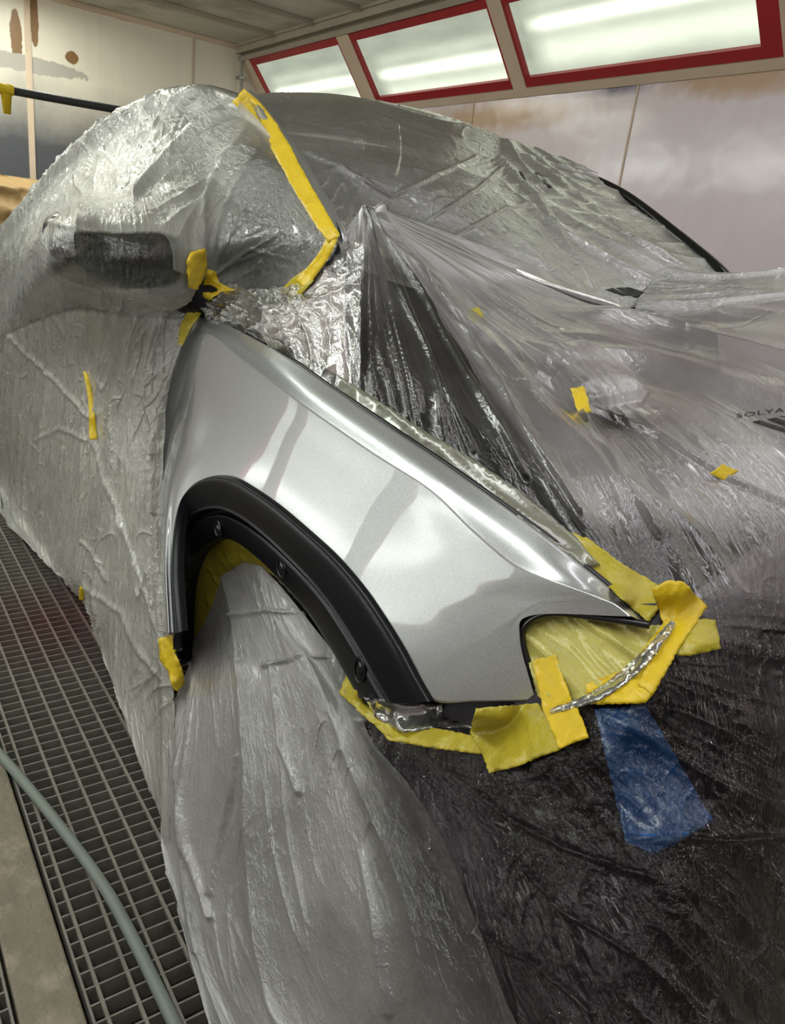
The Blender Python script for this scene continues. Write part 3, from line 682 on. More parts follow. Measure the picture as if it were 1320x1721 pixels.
# bumper: wraps the front corner
def bump_row(z, off):
    pts = [(-0.76, 0.585 - off * 0.5, z), (-0.68, 0.578 - off * 0.6, z)]
    for a in np.linspace(0, 1, 40):
        if a < 0.5: th = a / 0.5 * math.pi / 2; x, y = -0.60 + 0.34 * math.sin(th) + off * math.sin(th), 1.0 - 0.43 * math.cos(th) - off * math.cos(th)
        else: x, y = -0.26 + off + 0.06 * math.sin((a - 0.5) * math.pi), 1.0 + (a - 0.5) * 2.4
        pts.append((x, y, z))
    return pts
BR = np.array([bump_row(z, o) for z, o in ((0.08, -0.02), (0.12, 0.0), (0.24, 0.0), (0.40, -0.01), (0.52, -0.015), (0.60, -0.02), (0.66, -0.03), (0.74, -0.045), (0.80, -0.08))])
grid_obj('front_bumper', surf(BR, 50, 100), M['bumper'], car)
HL = GY([[(862, 1012, .615), (970, 1010, .632), (1065, 1015, .655), (1140, 1010, .68)], [(862, 1110, .60), (970, 1110, .61), (1065, 1100, .63), (1125, 1090, .655)],
         [(862, 1200, .585), (962, 1210, .585), (1040, 1190, .60), (1100, 1170, .62)], [(800, 1320, .545), (900, 1320, .545), (980, 1290, .56), (1040, 1260, .58)]])
HP = surf(HL, 40, 50); grid_obj('headlight', HP, M['bumper'], car)
# mirror
bm = bmesh.new(); bmesh.ops.create_cube(bm, size=1.0); bmesh.ops.subdivide_edges(bm, edges=bm.edges[:], cuts=7, use_grid_fill=True)
ce = np.array([-1.46, 0.412, 1.102]); hw = np.array([0.066, 0.106, 0.070])
for v in bm.verts:
    u = np.array(v.co) * 2; q = np.sign(u) * np.abs(u); nrm_ = (np.abs(u) ** 4).sum() ** 0.25; u = u / nrm_ * np.abs(u).max() ** 0 
    s = 0.82 + 0.18 * (u[1] + 1) / 2
    v.co = Vector(ce + np.array([u[0] * hw[0] * (0.75 + 0.25 * (1 - u[2] ** 2)), u[1] * hw[1], u[2] * hw[2] * s - 0.012 * u[1] + 0.0]))
mir = bm_obj('door_mirror', bm, M['black_gloss'], car, True)
tube('mirror_arm', curve([(-1.44, 0.49, 1.06), (-1.42, 0.55, 1.045), (-1.39, 0.60, 1.035)], 12), [0.035] * 12, M['black_plastic'], mir)
bm = bmesh.new(); bmesh.ops.create_uvsphere(bm, u_segments=24, v_segments=12, radius=1.0)
for v in bm.verts: v.co = Vector((ce[0] - 0.004 + v.co.x * 0.070, ce[1] + v.co.y * 0.098, ce[2] + 0.036 + max(v.co.z, -0.3) * 0.034))
bm_obj('mirror_cap', bm, M['black_plastic'], mir, True)
# raised wiper arm that props the front sheet up
wp = [atD(655, 520, 1.42), atD(635, 440, 1.40), atD(616, 352, 1.372)]
tube('wiper_arm', curve(wp, 20), 0.008, M['black_plastic'], car)

#==FILM==
# ------------------------------------------------------------------ the plastic sheets
def creases(P, Nn, lst):
    px, py = project(P); d = np.zeros(px.shape)
    for pts, wd, amp in lst:
        best = np.full(px.shape, 1e9)
        for (x0, y0), (x1, y1) in zip(pts[:-1], pts[1:]):
            dx, dy = x1 - x0, y1 - y0; t = np.clip(((px - x0) * dx + (py - y0) * dy) / (dx * dx + dy * dy + 1e-9), 0, 1)
            best = np.minimum(best, np.hypot(px - x0 - t * dx, py - y0 - t * dy))
        d += 0.65 * amp * np.exp(-(best / (wd * 0.72)) ** 2)
    return d
SHEETS = {}
def sheet(name, key, P, disp, haze, m, label, edge_fade=True):
    Nn = normals(P); S, T = metric(P); px, py = project(P)
    d = disp(S, T, px, py, P, Nn); d = d - d.mean()
    Q = P + Nn * d[..., None]
    Q[..., 2] = np.maximum(Q[..., 2], 0.002)
    hz_ = haze(S, T, px, py, P) * np.ones(S.shape)
    o = grid_obj(name, Q, m, None, uv=(S, T), haze=hz_)
    nu, nv = Q.shape[:2]; st = 2
    q = Q[::st, ::st]; a, b = q.shape[:2]
    SHEETS[key] = BVHTree.FromPolygons([Vector(v) for v in q.reshape(-1, 3)], [(i * b + j, i * b + j + 1, (i + 1) * b + j + 1, (i + 1) * b + j) for i in range(a - 1) for j in range(b - 1)])
    return tag(o, label, 'plastic sheet', 'clear plastic masking sheets')
def smooth01(x): x = np.clip(x, 0, 1); return x * x * (3 - 2 * x)
def blob(px, py, cx, cy, rx_, ry_): return np.exp(-((px - cx) / rx_) ** 2 - ((py - cy) / ry_) ** 2)

# A: over the side windows and the mirror
A = np.concatenate([A[:1] + np.array([-0.05, 0.25, -0.03]), A], 0)
def dispA(S, T, px, py, P, Nn):
    # folds sweep from the roof tape down towards the mirror
    ang = 0.85; A_ = S * math.cos(ang) + T * math.sin(ang); B_ = -S * math.sin(ang) + T * math.cos(ang)
    mid_ = smooth01((px - 200) / 150); rt = smooth01((px - 380) / 60)
    d = 0.014 * folds(A_, B_, 8, 1.4, 11, 0.7, 2.2) * mid_
    d += 0.006 * folds(S, T, 8, 1.6, 12, 0.6, 2.0) * (1 - 0.5 * mid_) + 0.002 * crumple(S, T, 5, 13, 2)
    d += crest(A_, B_, 13, 3.0, 15, 0.0075, 8, 0.45) * mid_ + crest(S, T, 14, 3.5, 16, 0.0065, 8, 0.4) * (1 - mid_)
    d += crest(T, S, 14, 4.5, 17, 0.009, 6, 0.55) * rt + crest(S + T, S - T, 22, 9, 18, 0.0035, 7, 0.35)
    mir_ = blob(px, py, 190, 410, 130, 90); d *= 1 - 0.65 * mir_
    d *= 1 - 0.5 * mir_; d += 0.002 * folds(S, T, 22, 1.5, 19, 0.4, 4) * mir_
    d += creases(P, Nn, [([(400, 165), (330, 215), (285, 262), (225, 330)], 10, 0.03), ([(430, 190), (380, 260), (345, 330), (330, 420)], 9, 0.02),
                         ([(560, 405), (480, 412), (400, 440), (345, 470)], 7, 0.012), ([(350, 460), (385, 395), (440, 345), (470, 335)], 6, 0.012),
                         ([(345, 465), (365, 380), (400, 300), (440, 240)], 7, 0.014), ([(350, 470), (420, 420), (500, 440)], 5, 0.010),
                         ([(80, 372), (150, 390), (250, 416)], 7, 0.006), ([(300, 215), (310, 180), (345, 150)], 6, -0.014)])
    return d * smooth01((1 - S / S.max()) * 7)
def hazeA(S, T, px, py, P):
    h = 0.66 - 0.34 * smooth01((px - 360) / 70) * smooth01((py - 190) / 60)
    h -= 0.9 * smooth01((1 - (((px - 195) / 118) ** 4 + ((py - 437) / 50) ** 4) ** 0.25) / 0.2 + 0.2) + 0.10 * blob(px, py, 400, 440, 90, 80)
    return np.clip(h + 0.10 * perlin(S * 4, T * 4, 5), 0.03, 0.9) * (1 - smooth01((T - T.max() + 0.03) / 0.028) * smooth01((330 - px) / 30))
sheet('plastic_sheet', 'A', surf(A, 520, 520), dispA, hazeA, M['film_side'], 'crinkled clear plastic sheet over the side windows and door mirror')

# B: door sheet down to the floor
def dispB(S, T, px, py, P, Nn):
    d = 0.010 * folds(S, T, 6, 0.8, 21, 0.6, 2.0) + 0.0025 * folds(S, T, 17, 2.0, 22, 0.5, 2.5)
    d += 0.002 * crumple(S, T, 5, 23, 2) + crest(S, T, 14, 3, 25, 0.0065, 8, 0.35) + crest(S * 0.8 + T * 0.6, T * 0.8 - S * 0.6, 12, 3, 26, 0.005, 7, 0.2) + crest(T, S, 13, 5, 27, 0.004, 7, 0.2)
    d += creases(P, Nn, [([(10, 560), (70, 620), (150, 700)], 5, 0.009), ([(155, 735), (185, 830), (215, 920), (250, 1020), (268, 1080)], 5, 0.008),
                         ([(318, 560), (285, 650), (265, 740), (262, 860)], 6, 0.014), ([(255, 600), (245, 680), (265, 760)], 6, 0.01),
                         ([(138, 910), (160, 935), (175, 975)], 5, 0.008), ([(150, 740), (100, 720), (60, 740)], 6, 0.008),
                         ([(138, 985), (200, 1030), (225, 1090), (270, 1140)], 7, 0.007), ([(60, 500), (110, 560), (120, 610)], 6, 0.008)])
    return d * (0.35 + 0.65 * smooth01((0.25 + 0 * T + np.minimum(1, (T.max() - T) * 6))))
def hazeB(S, T, px, py, P):
    h = 0.82 - 0.35 * blob(px, py, 225, 560, 70, 80) - 0.22 * smooth01((px - 225) / 45)
    return np.clip(h + 0.10 * perlin(S * 4, T * 4, 6), 0.1, 0.9) * smooth01(T / 0.02)
sheet('plastic_sheet', 'B', surf(B, 620, 420), dispB, hazeB, M['film_door'], 'clear plastic sheet hanging over the car doors down to the floor grate')

# C: over the windscreen and roof
def dispC(S, T, px, py, P, Nn):
    d = 0.005 * folds(T, S, 7, 1.6, 31, 0.8, 2.6) + crest(T * 0.8 + S * 0.6, S * 0.8 - T * 0.6, 14, 3.5, 35, 0.0032, 8, 0.2) + crest(S, T, 13, 4, 36, 0.003, 8, 0.2) + crest(T - S, S + T, 24, 9, 37, 0.0012, 8, 0.1)
    ang = 0.5; A_ = S * math.cos(ang) - T * math.sin(ang); B_ = S * math.sin(ang) + T * math.cos(ang)
    d += 0.008 * folds(A_, B_, 7, 0.7, 34, 0.5, 2.0) * smooth01((px - 800) / 120)
    d += creases(P, Nn, [([(500, 250), (560, 275), (655, 330)], 4, 0.008), ([(640, 195), (668, 205), (672, 260), (665, 290)], 4, 0.007),
                         ([(840, 268), (890, 320), (920, 360), (975, 440)], 7, 0.014), ([(660, 330), (740, 290), (800, 265)], 5, 0.007),
                         ([(720, 370), (800, 320), (840, 285)], 4, 0.007), ([(520, 205), (600, 225), (610, 250)], 4, 0.006),
                         ([(760, 400), (850, 350), (880, 345)], 4, 0.007), ([(850, 240), (950, 310), (1050, 390), (1180, 470)], 7, 0.012)])
    return d * smooth01(S * 8 + 0.05)
def hazeC(S, T, px, py, P):
    h = 0.40 + 0.32 * smooth01((px - 640) / 260) + 0.40 * smooth01((0.50 - T) / 0.10)
    return np.clip(h + 0.06 * perlin(S * 4, T * 4, 7), 0.1, 0.85)
sheet('plastic_sheet', 'C', surf(C_, 420, 480), dispC, hazeC, M['film_screen'], 'clear plastic sheet stretched over the windscreen and roof')

# J: sheet edge running on across the far side of the bonnet
J_ = GD([[(1120, 440, 2.16), (1190, 453, 2.16), (1260, 455, 2.14), (1530, 446, 2.05)], [(1090, 480, 2.08), (1180, 482, 2.08), (1260, 480, 2.06), (1530, 468, 1.95)],
         [(1070, 510, 1.98), (1170, 512, 1.99), (1260, 508, 1.98), (1530, 494, 1.88)], [(1060, 545, 1.99), (1160, 545, 1.98), (1260, 540, 1.97), (1530, 522, 1.87)]])
def dispJ(S, T, px, py, P, Nn): return 0.010 * folds(T, S, 12, 1.2, 91, 0.8, 2) + crest(T, S, 26, 3, 92, 0.004, 6, 0.5)
sheet('plastic_sheet', 'J', surf(J_, 120, 240), dispJ, lambda S, T, px, py, P: 0.7 + 0 * S, M['film_screen'], 'gathered plastic sheet running on from the foot of the far windscreen pillar')

# D: tented sheet over the bonnet, propped up by the wiper
PK = (612, 340, 1.35)
def eY(px, py, y): return (px, py, float(((atY(px, py, y) - CAM) @ ROT)[2]))
spk = [[PK, (586, 378, 1.33), (562, 430, 1.29), (530, 515, 1.265), eY(472, 598, .612)],
       [PK, (600, 415, 1.32), (592, 490, 1.27), (580, 570, 1.22), eY(556, 664, .612)],
       [PK, (640, 430, 1.28), (672, 525, 1.19), (682, 640, 1.08), eY(664, 740, .612)],
       [PK, (676, 460, 1.28), (735, 570, 1.16), (770, 690, 1.02), eY(790, 824, .616)],
       [PK, (710, 470, 1.30), (800, 605, 1.16), (875, 750, 0.98), eY(910, 912, .632)],
       [PK, (735, 470, 1.36), (855, 620, 1.20), (985, 800, 0.95), eY(1075, 1015, .665)],
       [PK, (765, 490, 1.42), (925, 635, 1.27), (1075, 775, 1.05), (1200, 1005, 0.835)],
       [PK, (820, 485, 1.50), (1010, 610, 1.40), (1210, 745, 1.13), (1385, 945, 0.955)],
       [PK, (850, 468, 1.58), (1070, 575, 1.55), (1240, 645, 1.34), (1470, 770, 1.06)],
       [PK, (870, 455, 1.64), (1080, 530, 1.70), (1255, 562, 1.59), (1490, 620, 1.36)],
       [PK, (795, 428, 1.56), (945, 488, 1.68), (1125, 550, 1.86), (1510, 526, 1.74)],
       [PK, (770, 394, 1.53), (900, 442, 1.68), (1105, 522, 1.95), (1510, 474, 1.88)]]
Dp = GD(spk).transpose(1, 0, 2)
def dispD(S, T, px, py, P, Nn):
    ang = np.arctan2(py - 340, px - 612); rad = np.hypot(px - 612, py - 340)
    fade = smooth01((rad - 20) / 160)
    left = smooth01((ang - 0.62) / 0.15)
    d = 0.010 * ridge(ang * 8 + 0.4 * perlin(ang * 3, rad / 200, 44), rad / 1200, 41, 1.6) * fade * (0.3 + 0.9 * left)
    d += crest(ang, rad / 1000, 22, 2.5, 42, 0.0030, 5, 0.35) * fade + crest(ang, rad / 1000, 46, 4, 43, 0.0014, 6, 0.3) * fade
    d += crest(S, T, 9, 4, 45, 0.002, 8, 0.05) * fade
    far = smooth01((px - 880) / 140) * smooth01((720 - py) / 120)
    d += 0.028 * folds(py / 1000.0 - px / 6000.0, px / 1000.0, 11, 1.0, 47, 0.9, 1.4) * far * smooth01((py - 500) / 40)
    # bonnet corner standing proud under the sheet, like a rounded tongue
    tg = [(x_, y_ + 20) for x_, y_ in [(790, 505), (900, 545), (1000, 578), (1066, 610), (1088, 634), (1076, 650), (1010, 664), (972, 666), (900, 614), (840, 560)]]
    sd = np.full(px.shape, 1e9); ins = np.zeros(px.shape, bool)
    for (x0, y0), (x1, y1) in zip(tg, tg[1:] + tg[:1]):
        dx, dy = x1 - x0, y1 - y0; t_ = np.clip(((px - x0) * dx + (py - y0) * dy) / (dx * dx + dy * dy), 0, 1)
        sd = np.minimum(sd, np.hypot(px - x0 - t_ * dx, py - y0 - t_ * dy))
        ins ^= ((y0 > py) != (y1 > py)) & (px < (x1 - x0) * (py - y0) / (y1 - y0 + 1e-9) + x0)
    pl_ = np.where(ins, (0.35 * smooth01(sd / 9) + 0.65 * smooth01(sd / 42 + 0.15)), smooth01(0.25 - sd / 40) * 0.2) * smooth01((px - 780) / 160)
    d += 0.030 * pl_ + (0.0015 * crumple(S, T, 16, 48, 2) + crest(S, T, 30, 12, 49, 0.0012, 6, 0.5)) * pl_
    d += creases(P, Nn, [([(636, 351), (760, 535), (880, 722), (975, 865)], 5, 0.016), ([(619, 351), (720, 520), (800, 660), (885, 806)], 6, 0.016),
                         ([(630, 345), (798, 530), (972, 664)], 5, 0.008), ([(610, 345), (604, 470), (596, 620)], 5, 0.010),
                         ([(625, 360), (659, 443), (720, 590), (798, 756)], 6, 0.010), ([(640, 352), (820, 440), (1000, 520), (1150, 560)], 9, 0.012),
                         ([(985, 680), (1111, 727), (1221, 797), (1320, 840)], 6, 0.012), ([(980, 690), (1040, 800), (1110, 900)], 7, 0.008)])
    return d
def hazeD(S, T, px, py, P):
    ang = np.arctan2(py - 340, px - 612); rad = np.hypot(px - 612, py - 340)
    seam = smooth01((0.995 - ang) / 0.04); line_y = np.interp(px, [612, 798, 972, 1111, 1221, 1390], [340, 530, 664, 727, 797, 870])
    above = smooth01((line_y - py) / 10)
    h = 0.04 + 0.24 * smooth01((ang - 1.2) / 0.12) * smooth01((560 - py) / 120) + 0.46 * seam + 0.14 * above + 0.05 * ridge(ang * 26, rad / 420, 42, 3)
    h -= 0.52 * smooth01((px - 880) / 120) * smooth01((py - 835 + (px - 1000) * 0.02) / 80)
    a_ = (px - 950) * 0.894 + (py - 605) * 0.447; b_ = -(px - 950) * 0.447 + (py - 605) * 0.894
    h += 0.45 * smooth01((152 - np.abs(a_)) / 25) * smooth01((36 - np.abs(b_)) / 10)
    h -= 0.5 * blob(px, py, 1030, 704, 70, 16)  # less haze paints in the shadow under the raised bonnet corner
    h += 0.15 * smooth01((90 - rad) / 70) * (1 - smooth01((ang - 1.9) / 0.3))
    return np.clip(h + 0.05 * perlin(S * 4, T * 4, 8), 0.03, 0.88)
sheet('plastic_sheet', 'D', surf(Dp, 460, 620), dispD, hazeD, M['film_hood'], 'clear plastic sheet tented over the bonnet, propped to a point by the wiper')

# E: over the bumper, down to the floor
E_ = GY([[(600, 1165, .56), (700, 1205, .57), (800, 1215, .57), (900, 1195, .57), (965, 1175, .575), (1050, 1130, .60), (1110, 1060, .645), (1195, 975, .74), (1370, 880, 1.0)],
         [(615, 1215, .535), (700, 1260, .535), (800, 1290, .53), (900, 1280, .53), (990, 1250, .545), (1070, 1190, .58), (1140, 1130, .63), (1220, 1070, .70), (1370, 980, .95)],
         [(640, 1270, .515), (720, 1310, .515), (815, 1340, .515), (910, 1340, .52), (1000, 1320, .54), (1085, 1280, .58), (1160, 1230, .63), (1240, 1180, .70), (1370, 1110, .90)],
         [(680, 1335, .50), (760, 1370, .50), (850, 1400, .50), (935, 1410, .51), (1020, 1400, .53), (1105, 1370, .57), (1185, 1340, .62), (1260, 1300, .69), (1370, 1260, .84)],
         [(720, 1430, .48), (800, 1455, .48), (880, 1480, .485), (965, 1490, .495), (1050, 1490, .515), (1130, 1470, .55), (1205, 1450, .61), (1280, 1430, .68), (1370, 1410, .80)],
         [(770, 1545, .46), (840, 1565, .465), (920, 1585, .47), (1000, 1590, .48), (1080, 1590, .50), (1160, 1580, .54), (1230, 1570, .60), (1300, 1560, .67), (1370, 1550, .76)],
         [(840, 1705, .44), (910, 1720, .445), (980, 1735, .455), (1050, 1745, .465), (1120, 1745, .485), (1190, 1740, .525), (1260, 1735, .58), (1320, 1730, .65), (1385, 1730, .72)],
         [(900, 1820, .42), (980, 1840, .42), (1050, 1850, .43), (1110, 1860, .44), (1170, 1860, .46), (1230, 1860, .50), (1290, 1860, .56), (1350, 1860, .63), (1420, 1860, .70)]])
E_ = np.concatenate([E_, E_[:, -1:] + np.array([0.07, 0.45, 0.0])], 1)
def dispE(S, T, px, py, P, Nn):
    ang = np.arctan2(py - 1000, px - 700); rad = np.hypot(px - 700, py - 1000)
    d = 0.008 * ridge(ang * 6 + 0.5 * perlin(ang * 3, rad / 250, 54), rad / 900, 51, 1.6) + 0.002 * ridge(ang * 17, rad / 600, 52, 2.2)
    d += crest(ang, rad / 1000, 16, 5, 57, 0.005, 7, 0.45) + crest(ang, rad / 1000, 40, 9, 58, 0.002, 8, 0.5) + crest(S + T, T - S, 16, 7, 53, 0.004, 8, 0.35) + crest(S - T, T + S, 24, 12, 59, 0.0025, 8, 0.3)
    d += creases(P, Nn, [([(1060, 1412), (1180, 1411), (1320, 1405)], 7, 0.016), ([(760, 1300), (850, 1370), (960, 1430), (1100, 1480)], 9, 0.012),
                         ([(880, 1460), (950, 1530), (1060, 1600)], 7, 0.010), ([(800, 1560), (900, 1620), (1000, 1700)], 8, 0.012), ([(1190, 1045), (1320, 1060)], 6, 0.01),
                         ([(740, 1280), (790, 1450), (830, 1640), (860, 1721)], 8, 0.012)])
    return d * smooth01(T * 10)
def hazeE(S, T, px, py, P):
    ang = np.arctan2(py - 1000, px - 700); rad = np.hypot(px - 700, py - 1000)
    h = 0.02 + 0.04 * ridge(ang * 11, rad / 300, 52, 3) * smooth01((1050 - px) / 250) + 0.45 * smooth01((860 - px) / 220) * smooth01((py - 1280) / 200)
    h += 0.26 * smooth01((1075 - py) / 90) * smooth01((px - 1080) / 80)
    return np.clip(h + 0.04 * perlin(S * 5, T * 5, 9), 0.015, 0.8)
sheet('plastic_sheet', 'E', surf(E_, 420, 460), dispE, hazeE, M['film_bumper'], 'clear plastic sheet hanging dark over the front bumper in the foreground')

# F: out of the wheel arch down over the wheel
F_ = GY([[(316, 1118, .572), (328, 1010, .578), (356, 950, .582), (398, 926, .582), (455, 972, .576), (525, 1056, .57), (592, 1138, .562)],
         [(300, 1170, .53), (345, 1080, .56), (385, 1015, .572), (430, 1015, .572), (490, 1065, .566), (550, 1130, .56), (605, 1195, .54)],
         [(285, 1260, .48), (345, 1180, .50), (400, 1130, .52), (460, 1130, .53), (525, 1160, .53), (580, 1210, .53), (630, 1250, .52)],
         [(272, 1370, .445), (340, 1320, .46), (410, 1290, .48), (480, 1280, .50), (550, 1290, .51), (610, 1310, .51), (690, 1320, .50)],
         [(276, 1460, .42), (335, 1450, .43), (415, 1450, .45), (495, 1440, .47), (570, 1430, .48), (650, 1430, .485), (750, 1420, .475)],
         [(298, 1560, .40), (350, 1580, .40), (430, 1590, .42), (515, 1580, .44), (595, 1570, .45), (690, 1560, .455), (800, 1545, .455)],
         [(345, 1705, .37), (400, 1730, .38), (475, 1740, .40), (560, 1740, .42), (640, 1740, .43), (745, 1730, .435), (870, 1705, .435)],
         [(380, 1790, .36), (440, 1810, .37), (520, 1830, .38), (600, 1840, .40), (700, 1840, .41), (800, 1830, .415), (930, 1810, .415)]])
def dispF(S, T, px, py, P, Nn):
    d = 0.011 * folds(S, T, 5, 0.8, 71, 0.8, 1.6) + crest(S, T, 13, 2.5, 72, 0.004, 6, 0.35) + 0.002 * crumple(S, T, 5, 73, 2) + crest(S * 0.8 + T * 0.6, T * 0.8 - S * 0.6, 18, 5, 74, 0.003, 8, 0.25)
    d += creases(P, Nn, [([(392, 1035), (450, 1025), (515, 1030)], 5, 0.012), ([(440, 1118), (500, 1105), (565, 1102)], 5, 0.012),
                         ([(455, 1120), (470, 1250), (500, 1330)], 8, 0.012), ([(300, 1180), (300, 1300), (310, 1420), (350, 1540)], 8, 0.014),
                         ([(400, 1270), (370, 1400), (350, 1500)], 8, 0.012), ([(285, 1490), (305, 1530), (330, 1600)], 6, 0.012), ([(610, 1430), (640, 1560), (660, 1700)], 10, 0.012)])
    return d * smooth01(T * 12)
def hazeF(S, T, px, py, P):
    h = 0.72 + 0.20 * smooth01((420 - px) / 120) - 0.10 * smooth01((1050 - py) / 80) - 0.18 * smooth01((px - 560) / 160)
    h += 0.18 * blob(px, py, 490, 1260, 40, 80) + 0.10 * blob(px, py, 520, 1480, 40, 80) - 0.12 * blob(px, py, 560, 1560, 60, 60)
    return np.clip(h + 0.16 * perlin(S * 5, T * 3, 10), 0.05, 0.9) * (1 - 0.8 * smooth01((S / S.max() - 0.74) / 0.26))
sheet('plastic_sheet', 'F', surf(F_, 480, 420), dispF, hazeF, M['film_wheel'], 'milky clear plastic sheet stuffed in the wheel arch and spread over the wheel')

# G: crumpled film in the windscreen corner between the side sheet and the fender
G_ = GY([[(335, 478, .568), (385, 480, .60), (440, 488, .632), (500, 478, .655), (612, 400, .72)],
         [(340, 505, .562), (395, 510, .585), (450, 520, .61), (515, 510, .63), (608, 475, .69)],
         [(345, 530, .562), (400, 540, .575), (455, 558, .595), (520, 560, .615), (606, 560, .66)],
         [(345, 548, .575), (410, 570, .59), (460, 602, .60), (520, 645, .605), (600, 694, .618)]])
def dispG(S, T, px, py, P, Nn): return (0.012 * crumple(S, T, 12, 81, 2) + 0.006 * folds(S, T, 16, 6, 82, 0.8, 2) + crest(S + T, S - T, 26, 9, 83, 0.004, 6, 0.5))
def hazeG(S, T, px, py, P): return np.clip(0.30 + 0.25 * perlin(S * 12, T * 12, 11), 0.06, 0.8)
sheet('plastic_sheet', 'G', surf(G_, 160, 260), dispG, hazeG, M['film_scrap'], 'small crumpled shiny plastic sheet bunched at the rear top corner of the fender')

#==TAPE==
# ------------------------------------------------------------------ tapes, prints and the blue sheet
hb = HP
SHEETS['H'] = BVHTree.FromPolygons([Vector(v) for v in hb.reshape(-1, 3)], [(i * 50 + j, i * 50 + j + 1, (i + 1) * 50 + j + 1, (i + 1) * 50 + j) for i in range(39) for j in range(49)])
SHEETS['fender'] = fbv
def hit(keys, px, py):
    d = Vector(ray(px, py)).normalized(); best = None
    for k in keys:
        h = SHEETS[k].ray_cast(Vector(CAM), d, 20.0)
        if h[0] is not None and (best is None or h[3] < best[3]): best = h
    if best is None: return None
    return np.array(best[0]), best[3]
def patch(name, keys, poly, m, label=None, cat=None, group=None, lift=0.004, step=5.0, crink=0.003, cf=26, seed=1, parent=None, smooth_pass=6, cd=None, rag=1.2):
    """a piece of film or tape laid on the surface seen under the outline"""
    rng = np.random.RandomState(seed); pts = []; m0 = len(poly)
    for i in range(m0):
        a, b = np.array(poly[i], float), np.array(poly[(i + 1) % m0], float); k = max(1, int(np.hypot(*(b - a)) / step))
        for j in range(k):
            q = a + (b - a) * j / k
            if j: q = q + rng.uniform(-rag, rag, 2)
            pts.append(q)
    nb = len(pts); P = np.array(pts); lo, hi = P.min(0), P.max(0)
    def inside(x, y):
        c = False
        for i in range(nb):
            x0, y0 = pts[i]; x1, y1 = pts[(i + 1) % nb]
            if (y0 > y) != (y1 > y) and x < (x1 - x0) * (y - y0) / (y1 - y0) + x0: c = not c
        return c
    for gx_ in np.arange(lo[0] + step / 2, hi[0], step):
        for gy_ in np.arange(lo[1] + step / 2, hi[1], step):
            if inside(gx_, gy_) and np.hypot(P[:nb, 0] - gx_, P[:nb, 1] - gy_).min() > step * 0.6: pts.append(np.array([gx_, gy_]))
    r = delaunay_2d_cdt([Vector((float(p[0]), float(p[1]))) for p in pts], [(i, (i + 1) % nb) for i in range(nb)], [], 1, 0.001)
    V2, Fc = r[0], r[2]
    cz = np.full(len(V2), np.nan)
    for i, v in enumerate(V2):
        h = hit(keys, v[0], v[1])
        if h is not None: cz[i] = ((h[0] - CAM) @ ROT)[2]
    if cd is not None: cz[np.isnan(cz)] = cd
    if np.isnan(cz).all(): return None
    cz[np.isnan(cz)] = np.nanmedian(cz)
    adj = [[] for _ in V2]
    for f in Fc:
        for i in range(len(f)): adj[f[i]].append(f[(i + 1) % len(f)]); adj[f[(i + 1) % len(f)]].append(f[i])
    for _ in range(smooth_pass): cz = np.array([0.5 * cz[i] + 0.5 * np.mean(cz[a]) if a else cz[i] for i, a in enumerate(adj)])
    xy = np.array([(v[0], v[1]) for v in V2]); sc = cz / F
    bumpv = crumple(xy[:, 0] * sc, xy[:, 1] * sc, cf, seed + 90, 2) * crink
    cz = cz - lift - bumpv
    V = [CAM + ray(x, y) * (z / F) for (x, y), z in zip(xy, cz)]
    o = mesh_obj(name, V, [f for f in Fc], m, parent)
    sol = o.modifiers.new('thickness', 'SOLIDIFY'); sol.thickness = 0.0006; sol.offset = 0
    if label: tag(o, label, cat, group)
    return o
def strip_poly(pts, wd):
    c = curve([(p[0], p[1]) for p in pts], 24); w_ = np.interp(np.linspace(0, 1, 24), np.linspace(0, 1, len(wd)), wd)
    t = np.gradient(c, axis=0); t /= np.linalg.norm(t, axis=1)[:, None]; n_ = np.stack([-t[:, 1], t[:, 0]], 1)
    return [tuple(p) for p in c + n_ * w_[:, None] / 2] + [tuple(p) for p in (c - n_ * w_[:, None] / 2)[::-1]]
TG = 'yellow masking tapes'
def tape(poly, keys, label, m='yellow', **kw): return patch('masking_tape', keys, poly, M[m], label, 'tape', TG, **kw)
tape(strip_poly([(400, 160), (430, 188), (466, 238), (500, 300), (532, 355), (562, 402)], [30, 32, 30, 29, 28, 24]), 'AC', 'long yellow masking tape running down the windscreen pillar', seed=2, lift=0.035, smooth_pass=70)
tape(strip_poly([(560, 398), (545, 428), (525, 455), (505, 478)], [18, 18, 20, 22]), 'ACD', 'short yellow tape bent back from the foot of the pillar tape', seed=3, lift=0.01)
tape(strip_poly([(520, 462), (500, 480), (478, 500)], [24, 30, 26]), 'AD', 'olive tape end under film at the corner of the windscreen', 'olive', seed=4, lift=0.006, cd=1.25)
tape([(313, 440), (320, 424), (345, 417), (348, 442), (346, 460), (333, 487), (318, 484)], 'A', 'yellow tape flap stuck upright beside the mirror arm', seed=5, lift=0.02, crink=0.01, cf=25)
tape([(348, 452), (364, 458), (368, 474), (395, 488), (372, 490), (352, 505), (338, 496)], 'A', 'crumpled yellow tape bow gathered beside the mirror arm', seed=6, lift=0.024, crink=0.012, cf=25)
tape(strip_poly([(345, 492), (330, 520), (312, 550), (303, 580)], [20, 22, 18, 8]), 'AB', 'yellow tape tail hanging from the mirror down the door gap', 'olive', seed=7, lift=0.012, crink=0.004, cd=1.38)
tape(strip_poly([(143, 624), (150, 655), (154, 690), (157, 738)], [7, 8, 9, 14]), 'B', 'narrow yellow tape gathering the film in the middle of the door', seed=8, lift=0.016, crink=0.004)
tape([(134, 986), (141, 984), (145, 998), (140, 1010), (133, 1008)], 'B', 'tiny yellow tape scrap at the lower film edge by the grate', seed=9, lift=0.012, cd=2.3)
